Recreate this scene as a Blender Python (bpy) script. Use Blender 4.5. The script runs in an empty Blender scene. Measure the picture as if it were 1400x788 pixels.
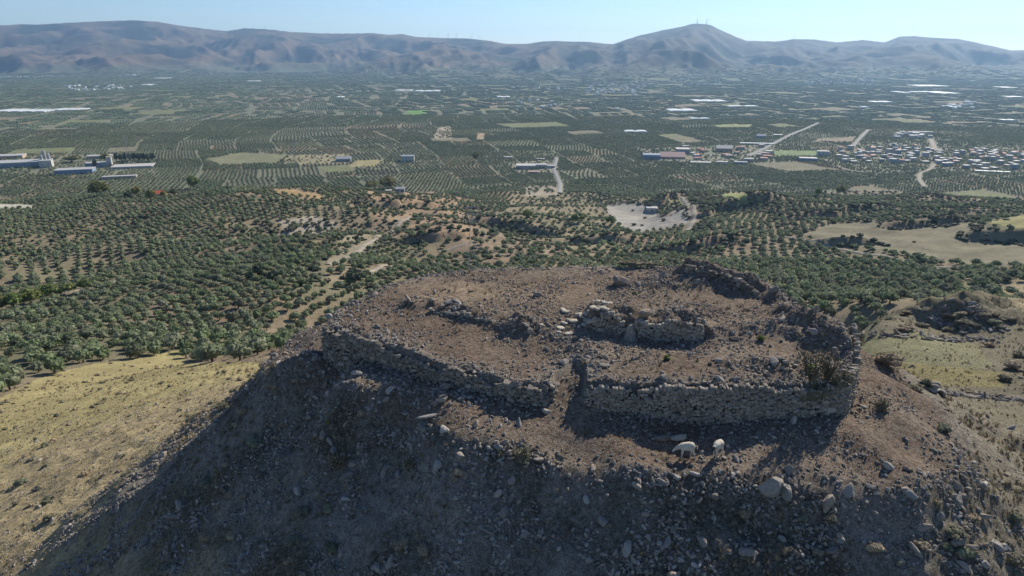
import bpy, bmesh, math, random, time
import numpy as np
from mathutils import Vector, Matrix, Euler
T0 = time.time()
sc = bpy.context.scene
COL = sc.collection
rnd = random.Random(7)
rng = np.random.default_rng(7)
R = math.radians

# ------------------------------------------------------------------ camera, world, sun, exposure
CZ = 210.0                       # camera height above the datum; the plain lies near z = 20
PITCH = R(18.9); FPX = 933.0     # focal length in pixels of the 1400 px wide photograph
cam = bpy.data.cameras.new('camera'); cam.lens = 24.0; cam.sensor_width = 36.0
cam.clip_start = 0.5; cam.clip_end = 60000
camo = bpy.data.objects.new('camera', cam); COL.objects.link(camo)
camo.location = (0, 0, CZ); camo.rotation_euler = (math.pi/2 - PITCH, 0, 0)
sc.camera = camo
SUN_AZ, SUN_EL = R(38.0), R(32.0)
w = bpy.data.worlds.new('World'); sc.world = w; w.use_nodes = True
nt = w.node_tree; bg = nt.nodes['Background']
sky = nt.nodes.new('ShaderNodeTexSky'); sky.sky_type = 'NISHITA'; sky.sun_disc = False
sky.sun_elevation = SUN_EL; sky.sun_rotation = SUN_AZ; sky.altitude = 200
sky.air_density = 1.0; sky.dust_density = 0.1; sky.ozone_density = 5.0
tn = nt.nodes.new('ShaderNodeVectorMath'); tn.operation = 'MULTIPLY'; tn.inputs[1].default_value = (.94, .98, 1.09)      # cool white balance of the photograph
nt.links.new(sky.outputs[0], tn.inputs[0]); nt.links.new(tn.outputs[0], bg.inputs[0]); bg.inputs[1].default_value = 0.066
sun = bpy.data.lights.new('sun', 'SUN'); sun.energy = 3.7; sun.angle = R(0.5); sun.color = (1, 0.93, 0.81)
suno = bpy.data.objects.new('sun', sun); COL.objects.link(suno)
sd_ = Vector((math.sin(SUN_AZ)*math.cos(SUN_EL), math.cos(SUN_AZ)*math.cos(SUN_EL), math.sin(SUN_EL)))
suno.rotation_euler = sd_.to_track_quat('Z', 'Y').to_euler(); suno.location = (0, 0, 600)
vs = sc.view_settings; vs.view_transform = 'Standard'; vs.look = 'None'; vs.exposure = 0.84; vs.gamma = 1
sc.cycles.max_bounces = 4; sc.cycles.volume_bounces = 0; sc.cycles.diffuse_bounces = 2
HAZE_DENSITY = 4.9e-5

# ------------------------------------------------------------------ pixel <-> place (used once, to lay the place out)
sp, cp = math.sin(PITCH), math.cos(PITCH)
def ray(u, v):
    a = (np.asarray(u, float)-700)/FPX; b = -(np.asarray(v, float)-394)/FPX
    return a, cp + sp*b, -sp + cp*b
def at_z(u, v, zrel):
    a, b, c = ray(u, v); t = zrel/c
    return a*t, b*t
def proj(x, y, z):
    zr = z-CZ; d = y*cp - zr*sp; h = y*sp + zr*cp
    d = np.where(d < 1, 1, d)
    return 700+FPX*x/d, 394-FPX*h/d

# ------------------------------------------------------------------ noise
def _hash(ix, iy, seed):
    h = (ix.astype(np.int64)*374761393 + iy.astype(np.int64)*668265263 + seed*974634777) & 0xffffffff
    h = ((h ^ (h >> 13))*1274126177) & 0xffffffff
    return ((h ^ (h >> 16)) & 0xffffff)/float(0xffffff)
def vnoise(x, y, seed=0):
    ix = np.floor(x); iy = np.floor(y); fx = x-ix; fy = y-iy
    sx = fx*fx*fx*(fx*(fx*6-15)+10); sy = fy*fy*fy*(fy*(fy*6-15)+10)
    a = _hash(ix, iy, seed); b = _hash(ix+1, iy, seed); c = _hash(ix, iy+1, seed); d = _hash(ix+1, iy+1, seed)
    return (a+(b-a)*sx)*(1-sy) + (c+(d-c)*sx)*sy - 0.5
def fbm(x, y, wl, octv, seed=0, gain=0.5):
    s = 0; a = 1
    for k in range(octv):
        c, q = math.cos(k*1.3+.4), math.sin(k*1.3+.4)
        s = s + a*2*vnoise((x*c-y*q)/wl+17*k, (x*q+y*c)/wl-9*k, seed+k); a *= gain; wl *= 0.5
    return s
def ridged(x, y, wl, octv, seed=0):
    s = 0; a = 1; tot = 0
    for k in range(octv):
        c, q = math.cos(k*1.1+.7), math.sin(k*1.1+.7)
        n = 1-np.abs(2*vnoise((x*c-y*q)/wl+31*k, (x*q+y*c)/wl+5*k, seed+k))*2
        s = s + a*n; tot += a; a *= 0.5; wl *= 0.48
    return s/tot
def sstep(a, b, x):
    t = np.clip((x-a)/(b-a), 0, 1); return t*t*(3-2*t)

# ------------------------------------------------------------------ polygons
def inside(poly, x, y):
    p = np.asarray(poly, float); res = np.zeros(np.shape(x), bool); n = len(p)
    for i in range(n):
        x1, y1 = p[i]; x2, y2 = p[(i+1) % n]
        if y1 == y2: continue
        c = ((y1 > y) != (y2 > y)) & (x < (x2-x1)*(y-y1)/(y2-y1)+x1)
        res ^= c
    return res
def seg_dist(pts, x, y, closed=True):
    p = np.asarray(pts, float); n = len(p); best = np.full(np.shape(x), 1e9)
    for i in range(n if closed else n-1):
        a = p[i]; b = p[(i+1) % n]; d = b-a; L = d@d
        t = np.clip(((x-a[0])*d[0]+(y-a[1])*d[1])/L, 0, 1)
        best = np.minimum(best, (x-a[0]-t*d[0])**2 + (y-a[1]-t*d[1])**2)
    return np.sqrt(best)
def sdist(poly, x, y):
    d = seg_dist(poly, x, y); return np.where(inside(poly, x, y), -d, d)
def idw(pts, x, y, pw=3):
    num = 0; den = 0
    for px, py, pz in pts:
        k = 1/((x-px)**2+(y-py)**2+1.5)**(pw/2); num = num+k*pz; den = den+k
    return num/den

# ------------------------------------------------------------------ terrain
PLAT = [(1.9, 31.8), (2.4, 33.6), (3.5, 34.8), (4.0, 34.2), (3.7, 31.9), (10.5, 31.6), (17.3, 32.0), (19.3, 35.0), (20.8, 39.6), (19.2, 43.6), (18.3, 47), (16.0, 50.5),
        (11, 51.4), (5.8, 51.8), (-3.4, 51.2), (-7.7, 48.9), (-10.4, 45.4), (-12.1, 41.8), (-11.8, 39.2), (-8, 37.0), (-3.6, 34.3)]
OUTL = [(-16.8, 44.0), (-14, 39), (-8.5, 34), (-2, 29.6), (3.5, 27.7), (8, 27.4), (13.3, 27.4), (17.4, 27.2), (21.5, 29.0), (24.5, 33), (26.2, 39.5), (26, 47), (20, 54), (6, 57.5), (-6, 56), (-13, 51.0), (-16.0, 48.0)]
TOPZ = [(-11, 40.5, -16.2), (-8, 47, -15.9), (-3, 50.5, -15.9), (6, 51, -15.9), (15, 49, -15.6), (19, 41, -15.9), (16.5, 33.5, -16.4), (10, 33, -16.2), (4.5, 33.2, -16.15), (1, 33, -16.5),
        (-3, 36, -16.5), (-6, 38.5, -16.3), (2, 37, -16.6), (0, 44, -15.9), (8, 44, -15.9), (13, 40, -16.2), (8, 37.5, -16.5), (6.5, 40.6, -15.7)]
LEDZ = [(-19.5, 45, -21.8), (-16.5, 44.5, -20.4), (-15, 41.5, -19.3), (-12.8, 38.5, -17.3), (-9, 35.9, -17.2), (-6.5, 34.6, -17.2), (-3.8, 33.0, -17.2), (1.5, 30.9, -17.7), (3.5, 34.4, -16.35), (3.2, 33.4, -16.55), (3.1, 32.5, -16.95), (3.0, 31.6, -17.4), (4.6, 30.9, -18.15), (10, 31, -18.35), (16.8, 31, -17.85), (13.5, 30.6, -18.1),
        (3, 28.2, -18.7), (8, 27.8, -18.55), (13.5, 27.8, -18.6), (17.5, 27.6, -19.2), (21.5, 29.5, -19.7), (24.5, 33, -20.2), (20, 33, -18.2), (22, 38, -18.7), (26, 40, -20.9), (21.5, 44, -18.3), (26, 47, -21.2),
        (20, 54, -20), (6, 57, -19), (5, 53, -17.6), (-6, 55, -19), (-14, 51, -20.3), (-10, 49, -18.4), (-13.4, 44.5, -18.7), (-6.5, 32, -20), (-12, 36.5, -20.5)]
BASE_UV = [(0, 788, -52), (0, 700, -52), (0, 600, -56), (0, 545, -66), (60, 515, -76), (160, 495, -84), (250, 490, -86), (330, 495, -84), (100, 560, -66), (200, 530, -72),
           (100, 440, -98), (0, 470, -88), (30, 400, -106), (250, 430, -96), (400, 400, -97), (200, 370, -108), (60, 345, -118), (200, 330, -115), (400, 330, -112), (330, 290, -118),
           (420, 263, -121), (340, 266, -124), (270, 268, -134), (0, 290, -140), (100, 262, -160), (0, 262, -166), (470, 285, -124), (470, 350, -110), (500, 330, -117), (550, 345, -118), (560, 315, -122), (620, 330, -117), (560, 290, -138),
           (530, 268, -152), (600, 270, -166), (690, 265, -170), (640, 290, -150), (700, 300, -140), (700, 350, -115), (640, 360, -110), (770, 262, -174), (780, 300, -150), (870, 300, -166), (920, 288, -167), (880, 276, -172), (860, 325, -142),
           (820, 345, -122), (900, 345, -122), (950, 335, -128), (980, 300, -136), (1010, 275, -138), (960, 268, -158), (1060, 282, -140), (1060, 310, -130), (1100, 330, -122), (1000, 360, -113), (1100, 380, -111), (1150, 400, -112), (1250, 395, -108),
           (1340, 400, -104), (1400, 425, -98), (1200, 345, -118), (1200, 310, -124), (1300, 330, -116), (1400, 372, -100), (1400, 310, -118), (1300, 295, -128), (1180, 285, -140), (1100, 275, -158), (1200, 268, -162), (1300, 262, -168), (1400, 275, -150), (1240, 300, -122),
           (1180, 425, -84), (1180, 455, -46), (1250, 500, -41), (1370, 480, -41), (1340, 445, -44), (1300, 425, -46), (1240, 440, -52), (1350, 580, -35.5), (1400, 640, -33), (1400, 540, -38), (1400, 460, -42), (1250, 460, -46)]
def _ctrl():
    xs, ys, zs = [], [], []
    for u, v, z in BASE_UV:
        x, y = at_z(u, v, z); xs.append(float(x)); ys.append(float(y)); zs.append(z)
    for x, y, z in [(0, 20, -48), (0, 45, -62), (0, 90, -92), (-30, 110, -90), (60, 130, -92), (20, 200, -106), (-60, 180, -94), (90, 180, -98), (-60, 20, -50), (50, 15, -36), (60, 60, -35), (20, 10, -40), (-15, 8, -42),
                    (-400, 100, -90), (-900, 500, -140), (300, 60, -50), (600, 250, -90), (900, 600, -130), (-200, 5, -60), (130, 20, -38), (0, 450, -122), (-150, 470, -128), (-700, 950, -186), (0, 1020, -186), (700, 950, -186), (-300, 900, -182), (300, 900, -184)]:
        xs.append(x); ys.append(y); zs.append(z)
    return np.array(xs), np.array(ys), np.array(zs, float)
_cx, _cy, _cz = _ctrl()
def _lp(x, y):
    r = np.sqrt(x*x+y*y)+1e-6; return np.arctan2(x, y)*1.6, np.log(r)
_ca, _cb = _lp(_cx, _cy)
def _phi(d2): return 0.5*d2*np.log(d2+1e-9)
_n = len(_cx)
A = np.zeros((_n+3, _n+3)); A[:_n, :_n] = _phi((_ca[:, None]-_ca)**2+(_cb[:, None]-_cb)**2) + np.eye(_n)*0.0015
A[:_n, _n] = 1; A[:_n, _n+1] = _ca; A[:_n, _n+2] = _cb; A[_n:, :_n] = A[:_n, _n:].T
_wt = np.linalg.solve(A, np.concatenate([_cz, [0, 0, 0]]))
def rbf(x, y):
    a, b = _lp(x, y); s = _wt[_n]+_wt[_n+1]*a+_wt[_n+2]*b
    for i in range(_n): s = s+_wt[i]*_phi((a-_ca[i])**2+(b-_cb[i])**2)
    return s
BANKS = []
for (u1, v1), (u2, v2), zr, h_, L_ in [((1118, 340), (1195, 343), -119, 6.5, 25), ((1222, 314), (1318, 308), -121, 10, 40), ((1325, 326), (1420, 342), -114, 8, 50), ((955, 300), (1065, 286), -140, 14, 45), ((895, 287), (945, 272), -165, 12, 40), ((555, 338), (655, 328), -120, 6, 45),
                                   ((660, 305), (760, 322), -138, 9, 40), ((870, 350), (1010, 332), -122, 7, 35), ((440, 352), (520, 318), -115, 5, 30), ((300, 322), (440, 296), -117, 4, 40), ((1090, 300), (1210, 288), -132, 8, 40), ((520, 300), (610, 286), -142, 9, 40), ((780, 330), (850, 338), -128, 7, 30)]:
    (a_, b_), (c_, d_) = at_z(u1, v1, zr), at_z(u2, v2, zr); BANKS.append((np.array([float(a_), float(c_)]), np.array([float(b_), float(d_)]), h_*.72, .36*h_, L_*1.5))
SKY_UV = [(-500, 40), (-200, 36), (0, 34), (60, 33), (100, 31), (150, 29), (180, 27.5), (215, 30), (250, 36), (290, 41), (310, 43), (335, 39), (370, 40), (400, 44), (440, 46), (490, 46), (510, 45.5), (530, 48), (550, 47), (570, 51), (600, 52),
          (640, 52), (670, 56), (690, 60), (720, 60.5), (740, 57), (760, 56), (800, 57), (838, 61), (870, 50), (900, 43), (930, 37), (950, 32.5), (970, 33.5), (985, 41), (1005, 50), (1020, 56), (1060, 57), (1085, 53), (1110, 54), (1145, 58), (1180, 54), (1210, 58), (1230, 50),
          (1250, 49), (1280, 52), (1310, 53), (1350, 62), (1380, 69), (1400, 69), (1500, 66), (1700, 60)]
_su = np.array([p[0] for p in SKY_UV], float); _sv = np.array([p[1] for p in SKY_UV], float)
_a, _b, _c = ray(_su, _sv); _sth = np.arctan2(_a, _b); _stan = _c/np.sqrt(_a*_a+_b*_b)
_fu = np.array([-400, 0, 300, 500, 650, 750, 900, 1050, 1200, 1400, 1700.]); _ff = np.array([8200, 8200, 7600, 6600, 5600, 4700, 4700, 5400, 6300, 6500, 6500.])
_a, _b, _c = ray(_fu, 60.); _fth = np.arctan2(_a, _b)
def mountains(x, y, r):
    th = np.arctan2(x, y); tan = np.interp(th, _sth, _stan); F = np.interp(th, _fth, _ff); F = F + 500*fbm(x, y, 1800, 2, 90)
    Rr = np.interp(th, _fth, _ff)+4600
    zr = Rr*tan; t = np.clip((r-F)/(Rr-F), 0, 1.25)
    wx_ = x+260*fbm(x, y, 1400, 2, 3); rg = .55*ridged(wx_, y*.8, 1500, 4, 40)+.65*ridged(wx_, y*.62+200*vnoise(x/500, y/500, 5), 620, 4, 47)+.10*fbm(x, y, 260, 3, 49)
    prof = np.where(t < 1, t**1.75, 1-(t-1)*1.5)
    h = -190+(zr+190)*prof*(1+0.45*rg*np.clip(1-t, 0, 1)) + 270*(rg-0.1)*np.clip(t, 0, 1)*np.clip(1.02-t, 0, 1)*2.2
    lim = r*(tan-0.0006) - np.clip(1-t, 0, 1)*60
    h = np.where(t < 0.98, np.minimum(h, lim), np.minimum(h, r*tan + 6*vnoise(x/90, y/90, 8)))
    return np.where(t > 0, np.maximum(h, -190), -190)
RUB = [  # rubble ridges on the platform: polyline, half width, height
    ([(-6.6, 43.6), (-4.2, 42.6), (-1.5, 41.0), (0.6, 39.9)], 0.9, 0.35), ([(0.6, 39.9), (2.5, 38.2), (4.6, 36.2)], 1.3, 0.3), ([(-10.6, 39.6), (-7.5, 37.7), (-5.5, 36.6)], 0.8, 0.25),
    ([(13.5, 49), (16, 47.2), (18, 44.5)], 0.9, 0.75), ([(17.8, 40.5), (18.9, 38.5), (19.2, 36.3)], 1.3, 0.7), ([(10, 47.2), (14, 47.6)], 1.4, 0.3), ([(10.5, 40), (14, 38.8), (17, 38.6)], 1.2, 0.25), ([(12.5, 34.2), (15, 33.8), (17, 33.7)], 0.9, 0.35), ([(4.5, 37), (9, 36.4)], 1.0, 0.12)]
INNER = [(5.0, 39.0), (7.6, 38.6), (10.6, 38.0)]      # face line of the inner ruin
def H(x, y, fine=True):
    x = np.asarray(x, float); y = np.asarray(y, float); r = np.sqrt(x*x+y*y)
    shape = x.shape; x = x.ravel(); y = y.ravel(); r = r.ravel()
    z = np.full(x.shape, -190.0)
    m = r < 1250
    if m.any():
        xm, ym, rm = x[m], y[m], r[m]
        zb = rbf(xm, ym)
        k = sstep(130, 260, rm)*(1-sstep(850, 1150, rm))
        zb = zb + k*(3.5*fbm(xm, ym, 70, 3, 11) + 5*ridged(xm, ym, 160, 3, 21)*sstep(320, 450, rm))
        kk = sstep(60, 90, rm)*(1-sstep(150, 300, rm))*sstep(0.1, 0.5, np.arctan2(xm, ym))
        zb = zb + kk*.5*fbm(xm, ym, 16, 4, 31)
        gm = np.exp(-((xm-30)/190)**2-((ym-560)/190)**2); zb = zb + gm*4.5*(ridged(xm+20*vnoise(xm/40, ym/40, 4), ym*.6, 85, 4, 36)-.2)
        oc = np.exp(-((xm-76)/13)**2-((ym-112)/7)**2); zb = zb + oc*(5.5+2.5*fbm(xm, ym, 5, 3, 37))
        for bx, by, h_, w_, L_ in BANKS:      # terrace banks whose steep face looks towards the hill
            best = np.full(xm.shape, 1e9); sg = np.zeros(xm.shape); al = np.zeros(xm.shape); tot = math.hypot(bx[-1]-bx[0], by[-1]-by[0]); dx, dy = (bx[-1]-bx[0])/tot, (by[-1]-by[0])/tot
            near = (np.abs(xm-bx.mean()) < tot+3*L_) & (np.abs(ym-by.mean()) < tot+3*L_)
            if not near.any(): continue
            xx, yy = xm[near], ym[near]; t_ = (xx-bx[0])*dx+(yy-by[0])*dy; nn = -(xx-bx[0])*dy+(yy-by[0])*dx + 1.1*h_*fbm(xx, yy, 26, 4, 33)
            e_ = sstep(-.35, .25, t_/tot)*(1-sstep(.75, 1.35, t_/tot)); add = h_*sstep(-w_, w_, nn)*np.exp(-np.maximum(nn-w_, 0)/L_)*e_*(1+.2*fbm(xx, yy, 30, 2, 34)); zb[near] += add
        z[m] = np.where(rm > 850, zb+(-190-zb)*sstep(850, 1150, rm), zb)
    n = r < 170
    if n.any():
        xn, yn = x[n], y[n]
        so = sdist(OUTL, xn, yn); d = np.maximum(so, 0)
        az = np.arctan2(xn-3, 42-yn)          # 0 = towards camera, + right
        S = 0.84 - 0.26*sstep(0.8, 1.2, az) + 0.25*sstep(1.45, 1.8, az)
        ramp = 12+7*sstep(-.5, -.9, az)-4*sstep(0.6, 1.3, az)+4*sstep(1.45, 1.8, az); tail = .36+.2*sstep(1.35, 1.75, az)
        g = np.where(d < ramp, S*d, S*ramp + (d-ramp)*tail)
        g = np.where(d < 1.6, S*d*(0.35+0.65*d/1.6), g-0)
        led = idw(LEDZ, xn, yn)
        zm = led - g
        zm = zm + (0.42*(1-.7*sstep(8, 18, d))*fbm(xn, yn, 5, 4, 51)+0.25*(ridged(az*9, d*.25, 1.3, 3, 52)-.3)*sstep(1, 4, d))*sstep(-2, 2.5, so) + 0.10*fbm(xn, yn, 1.6, 3, 61)*(0.35+0.65*sstep(-1, 2, so))
        if fine: zm = zm + 0.06*fbm(xn, yn, 0.7, 2, 66)*sstep(-1, 1.5, so)
        s = sdist(PLAT, xn, yn)
        top = idw(TOPZ, xn, yn) + 0.07*fbm(xn, yn, 2.2, 3, 71)
        for line, hw, hh in RUB:
            dd = seg_dist(line, xn, yn, False); top = top + hh*np.exp(-(dd/hw)**2)*(1+0.5*fbm(xn, yn, 0.8, 2, 77))
        fi = np.interp(xn, [p[0] for p in INNER], [p[1] for p in INNER])
        inn = sstep(4.6, 5.0, xn)*(1-sstep(11.2, 12.6, xn))
        top = top + inn*(0.95*sstep(-0.12, 0.14, yn-fi)*(1-sstep(1.0, 3.4, yn-fi)) - 0.14*(1-sstep(-0.05, 0.1, yn-fi))*sstep(-2.4, -1.2, yn-fi))*(1+0.25*fbm(xn, yn, 0.9, 2, 79))
        top = top + (0.02+0.1*fbm(xn, yn, 1.0, 2, 78))*np.exp(-((s+0.5)/0.6)**2)*sstep(30, 33, yn+8*(xn < 0))
        k = 1-sstep(-0.17, 0.06, s + 0.05*fbm(xn, yn, 0.9, 2, 80))
        zm = zm*(1-k) + np.maximum(top, zm)*k
        zb = z[n]; diff = zm-zb
        z[n] = np.where(r[n] > 165, zb, (zm+zb+np.sqrt(diff*diff+9.0))/2 - 9.0/(4*np.maximum(np.abs(diff), 3.0))*0)
    f = r > 1100
    z[f] = z[f] + 1.5*fbm(x[f], y[f], 260, 2, 95)*sstep(1100, 1500, r[f])
    f = r > 3500
    if f.any(): z[f] = np.maximum(mountains(x[f], y[f], r[f]), z[f])
    return (z+CZ).reshape(shape)
def hit(u, v, r0=20., r1=12500.):
    """ground point seen at a pixel of the photograph"""
    a, b, c = [float(t) for t in ray(u, v)]; q = math.hypot(a, b)
    rr = np.exp(np.linspace(math.log(r0), math.log(r1), 2500)); t = rr/q
    g = H(a*t, b*t, False)-(CZ+c*t)
    i = int(np.argmax(g > 0)) if (g > 0).any() else len(rr)-1
    if i == 0: i = 1
    lo, hi = t[i-1], t[i]
    tt = np.linspace(lo, hi, 24); gg = H(a*tt, b*tt, False)-(CZ+c*tt); j = int(np.argmax(gg > 0)); k = tt[j]
    return a*k, b*k, float(H(np.array([a*k]), np.array([b*k]))[0])

# ------------------------------------------------------------------ the field mosaic of the plain
MOS_A = R(-14)
def warp(x, y):
    c, s = math.cos(MOS_A), math.sin(MOS_A)
    X = x*c-y*s; Y = x*s+y*c
    return X+60*fbm(x, y, 700, 2, 101), Y+60*fbm(x, y, 700, 2, 111)
def unwarp(X, Y):
    c, s = math.cos(MOS_A), math.sin(MOS_A)
    x = X*c+Y*s; y = -X*s+Y*c
    for _ in range(4):
        a, b = warp(x, y); ex, ey = X-a, Y-b
        x = x + ex*c+ey*s; y = y - ex*s+ey*c
    return x, y
PARC = []
def _split(x0, y0, x1, y1, d):
    ww, hh = x1-x0, y1-y0; dist = math.hypot((x0+x1)/2, (y0+y1)/2)
    lim = 52 + 60*min(1, dist/3000)
    if (ww < lim*1.5 and hh < lim*1.5) or (ww < lim*2.4 and hh < lim*2.4 and rnd.random() < 0.16):
        PARC.append((x0, y0, x1, y1)); return
    f = rnd.uniform(0.38, 0.62)
    if ww > hh*rnd.uniform(.7, 1.3): xm = x0+ww*f; _split(x0, y0, xm, y1, d+1); _split(xm, y0, x1, y1, d+1)
    else: ym = y0+hh*f; _split(x0, y0, x1, ym, d+1); _split(x0, ym, x1, y1, d+1)
_split(-6500, -1500, 6500, 9000, 0)
PARC = np.array(PARC); NP = len(PARC)
P_KIND = rng.random(NP); P_ROT = rng.choice([0, 0, 0, math.pi/2, R(8), R(-20)], NP); P_SP = rng.uniform(6.2, 8.2, NP); P_SHADE = rng.random(NP)
_order = np.argsort(PARC[:, 0])
def parcel_of(X, Y):
    """index of the parcel holding each warped point, by a raster look-up"""
    return _grid[np.clip(((Y+1500)/10).astype(int), 0, 1049), np.clip(((X+6500)/10).astype(int), 0, 1299)]
_grid = np.zeros((1050, 1300), np.int32)
for i, (x0, y0, x1, y1) in enumerate(PARC):
    _grid[int(round((y0+1500)/10)):int(round((y1+1500)/10)), int(round((x0+6500)/10)):int(round((x1+6500)/10))] = i
TANSOIL = np.array([0.27, 0.20, 0.13]); OLV = np.array([0.085, 0.10, 0.055])
# outlines of special ground, as seen in the photograph: (polygon, nearest r, farthest r, colour, weight, tree density)
ZONES = [
 ([(0, 545), (60, 515), (120, 500), (190, 490), (248, 480), (256, 497), (330, 495), (420, 500), (420, 800), (-400, 800), (-400, 640)], 60, 260, (0.36, 0.30, 0.13), .9, 0),
 ([(1095, 322), (1130, 308), (1180, 303), (1240, 312), (1290, 300), (1330, 306), (1400, 328), (1600, 350), (1600, 372), (1400, 366), (1290, 358), (1200, 342), (1120, 330)], 330, 640, (0.19, 0.17, 0.105), .95, 0.0),
 ([(1345, 306), (1400, 294), (1600, 290), (1600, 318), (1400, 314)], 330, 800, (0.28, 0.26, 0.10), .9, 0.0),
 ([(828, 283), (850, 279), (882, 281), (905, 296), (930, 284), (946, 290), (940, 306), (905, 314), (860, 318), (838, 303)], 450, 950, (0.33, 0.305, 0.26), .95, 0),
 ([(905, 272), (940, 268), (945, 284), (920, 284)], 500, 1200, (0.30, 0.28, 0.14), .9, 0),
 ([(985, 265), (1020, 264), (1050, 272), (1010, 277)], 450, 1000, (0.27, 0.29, 0.10), .95, 0),
 ([(372, 259), (405, 259), (438, 266), (442, 274), (418, 270), (380, 264)], 450, 900, (0.40, 0.27, 0.12), .95, 0.1),
 ([(505, 292), (560, 285), (620, 285), (660, 300), (640, 330), (560, 330), (520, 325)], 350, 800, (0.30, 0.20, 0.12), .7, 0.35),
 ([(500, 262), (600, 262), (650, 275), (600, 285), (520, 282)], 500, 1100, (0.33, 0.22, 0.13), .75, 0.25),
 ([(470, 325), (545, 300), (560, 306), (500, 345), (462, 362), (448, 360)], 350, 800, (0.26, 0.215, 0.15), .6, 0.6),
 ([(380, 302), (430, 296), (465, 305), (440, 325), (390, 325)], 350, 700, (0.40, 0.35, 0.27), .8, 0.7),
 ([(440, 365), (475, 360), (485, 385), (450, 395)], 250, 500, (0.26, 0.21, 0.13), .8, 0.3),
 ([(700, 262), (800, 262), (860, 330), (780, 345), (690, 300)], 350, 1150, (0.24, 0.20, 0.12), .6, 0.55),
 ([(715, 256), (760, 254), (765, 268), (720, 270)], 600, 1300, (0.32, 0.27, 0.20), .8, 0.25),
 ([(1150, 425), (1400, 405), (1700, 420), (1700, 800), (1150, 800)], 40, 150, (0.165, 0.145, 0.095), .9, 0),
 ([(1150, 458), (1250, 455), (1330, 470), (1360, 500), (1300, 512), (1150, 485)], 50, 300, (0.20, 0.19, 0.10), .95, 0),
 ([(1180, 490), (1380, 510), (1370, 530), (1200, 525)], 45, 300, (0.25, 0.21, 0.09), .95, 0),
 ([(1365, 395), (1400, 380), (1480, 380), (1480, 440), (1400, 430)], 150, 420, (0.34, 0.27, 0.16), .9, 0.5),
 ([(-60, 278), (42, 280), (48, 285), (-60, 287)], 450, 900, (0.40, 0.38, 0.30), .95, 0),
 ([(280, 218), (330, 209), (395, 212), (380, 224), (300, 226)], 900, 1900, (0.20, 0.20, 0.105), .95, 0),
 ([(395, 212), (478, 212), (476, 224), (380, 226)], 900, 1900, (0.30, 0.26, 0.15), .95, 0.25),
 ([(488, 220), (525, 219), (512, 228), (474, 229)], 900, 1900, (0.33, 0.28, 0.13), .95, 0.05),
 ([(557, 152), (585, 151), (583, 157), (556, 157)], 1500, 3500, (0.13, 0.27, 0.06), 1, 0),
 ([(592, 190), (600, 174), (616, 173), (620, 190)], 1300, 2600, (0.34, 0.29, 0.20), .9, 0.3),
 ([(651, 192), (654, 182), (664, 182), (662, 192)], 1300, 2600, (0.36, 0.26, 0.16), 1, 0),
 ([(1050, 207), (1130, 206), (1120, 214), (1040, 214)], 1000, 2200, (0.17, 0.22, 0.09), .95, 0),
 ([(985, 172), (1030, 170), (1025, 175), (980, 175)], 1500, 3000, (0.24, 0.25, 0.10), 1, 0),
 ([(1120, 190), (1170, 187), (1165, 195), (1110, 194)], 1300, 2800, (0.26, 0.21, 0.14), 1, 0),
 ([(1090, 225), (1400, 212), (1400, 236), (1180, 236), (1110, 224)], 950, 1700, (0.18, 0.18, 0.115), .6, 0.85),
 ([(1170, 195), (1400, 195), (1400, 212), (1110, 222)], 1200, 2000, (0.20, 0.19, 0.13), .5, 0.6),
 ([(870, 203), (1060, 198), (1060, 222), (890, 222)], 1000, 2000, (0.22, 0.21, 0.15), .6, 0.4),
 ([(-40, 212), (215, 212), (215, 240), (-40, 240)], 950, 1800, (0.19, 0.19, 0.12), .6, 0.45),
 ([(695, 222), (762, 218), (765, 236), (705, 236)], 950, 1800, (0.27, 0.24, 0.18), .7, 0.3),
]
ROADS = [  # name, label, pixel line, width m, colour group
 ('dirt_road', 'pale dirt road running between olive groves at the lower left edge', [(-60, 440), (0, 427), (40, 417), (90, 404), (140, 391), (160, 384)], 4.0, 'pale'),
 ('dirt_road', 'wide pale dirt track climbing the middle hillside left of the ruin', [(448, 362), (470, 355), (490, 343), (515, 326), (545, 306), (560, 297)], 5.0, 'pale'),
 ('dirt_road', 'pale dirt edge track below the small terraced olive plot', [(490, 378), (520, 366), (545, 361), (566, 354)], 3.5, 'pale'),
 ('country_road', 'straight grey country road past the white works in the plain', [(765, 264), (766, 252), (762, 243), (757, 232), (761, 216)], 9.0, 'grey'),
 ('country_road', 'long straight road running diagonally away right of centre', [(1022, 214), (1040, 206), (1065, 193), (1090, 181), (1118, 169)], 12.0, 'grey'),
 ('country_road', 'short straight road behind the town', [(1165, 202), (1172, 193), (1187, 178)], 10.0, 'grey'),
 ('country_road', 'pale road leaving the town towards the mountains', [(1279, 207), (1275, 198), (1271, 189)], 14.0, 'pale'),
 ('country_road', 'winding pale lane below the town', [(1280, 222), (1272, 232), (1257, 238), (1256, 246), (1264, 256)], 8.0, 'pale'),
 ('country_road', 'curved pale lane at the lower left of the town', [(1145, 228), (1160, 234), (1180, 236)], 9.0, 'pale'),
 ('dirt_road', 'narrow pale road crossing the right slope above the olive valley', [(1060, 324), (1095, 329), (1130, 335), (1180, 347), (1230, 358), (1290, 366), (1350, 371), (1400, 376), (1500, 384)], 3.6, 'pale'),
 ('dirt_road', 'faint branch track dropping from the right slope road', [(1270, 364), (1290, 370), (1310, 378)], 3.0, 'pale'),
 ('dirt_road', 'pale track beside the quarry yard', [(938, 316), (950, 300), (948, 288), (938, 278), (930, 270)], 6.0, 'pale'),
 ('dirt_road', 'thin dirt track through the eroded slope above the ruin', [(600, 345), (625, 338), (645, 332)], 3.0, 'pale'),
]
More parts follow.
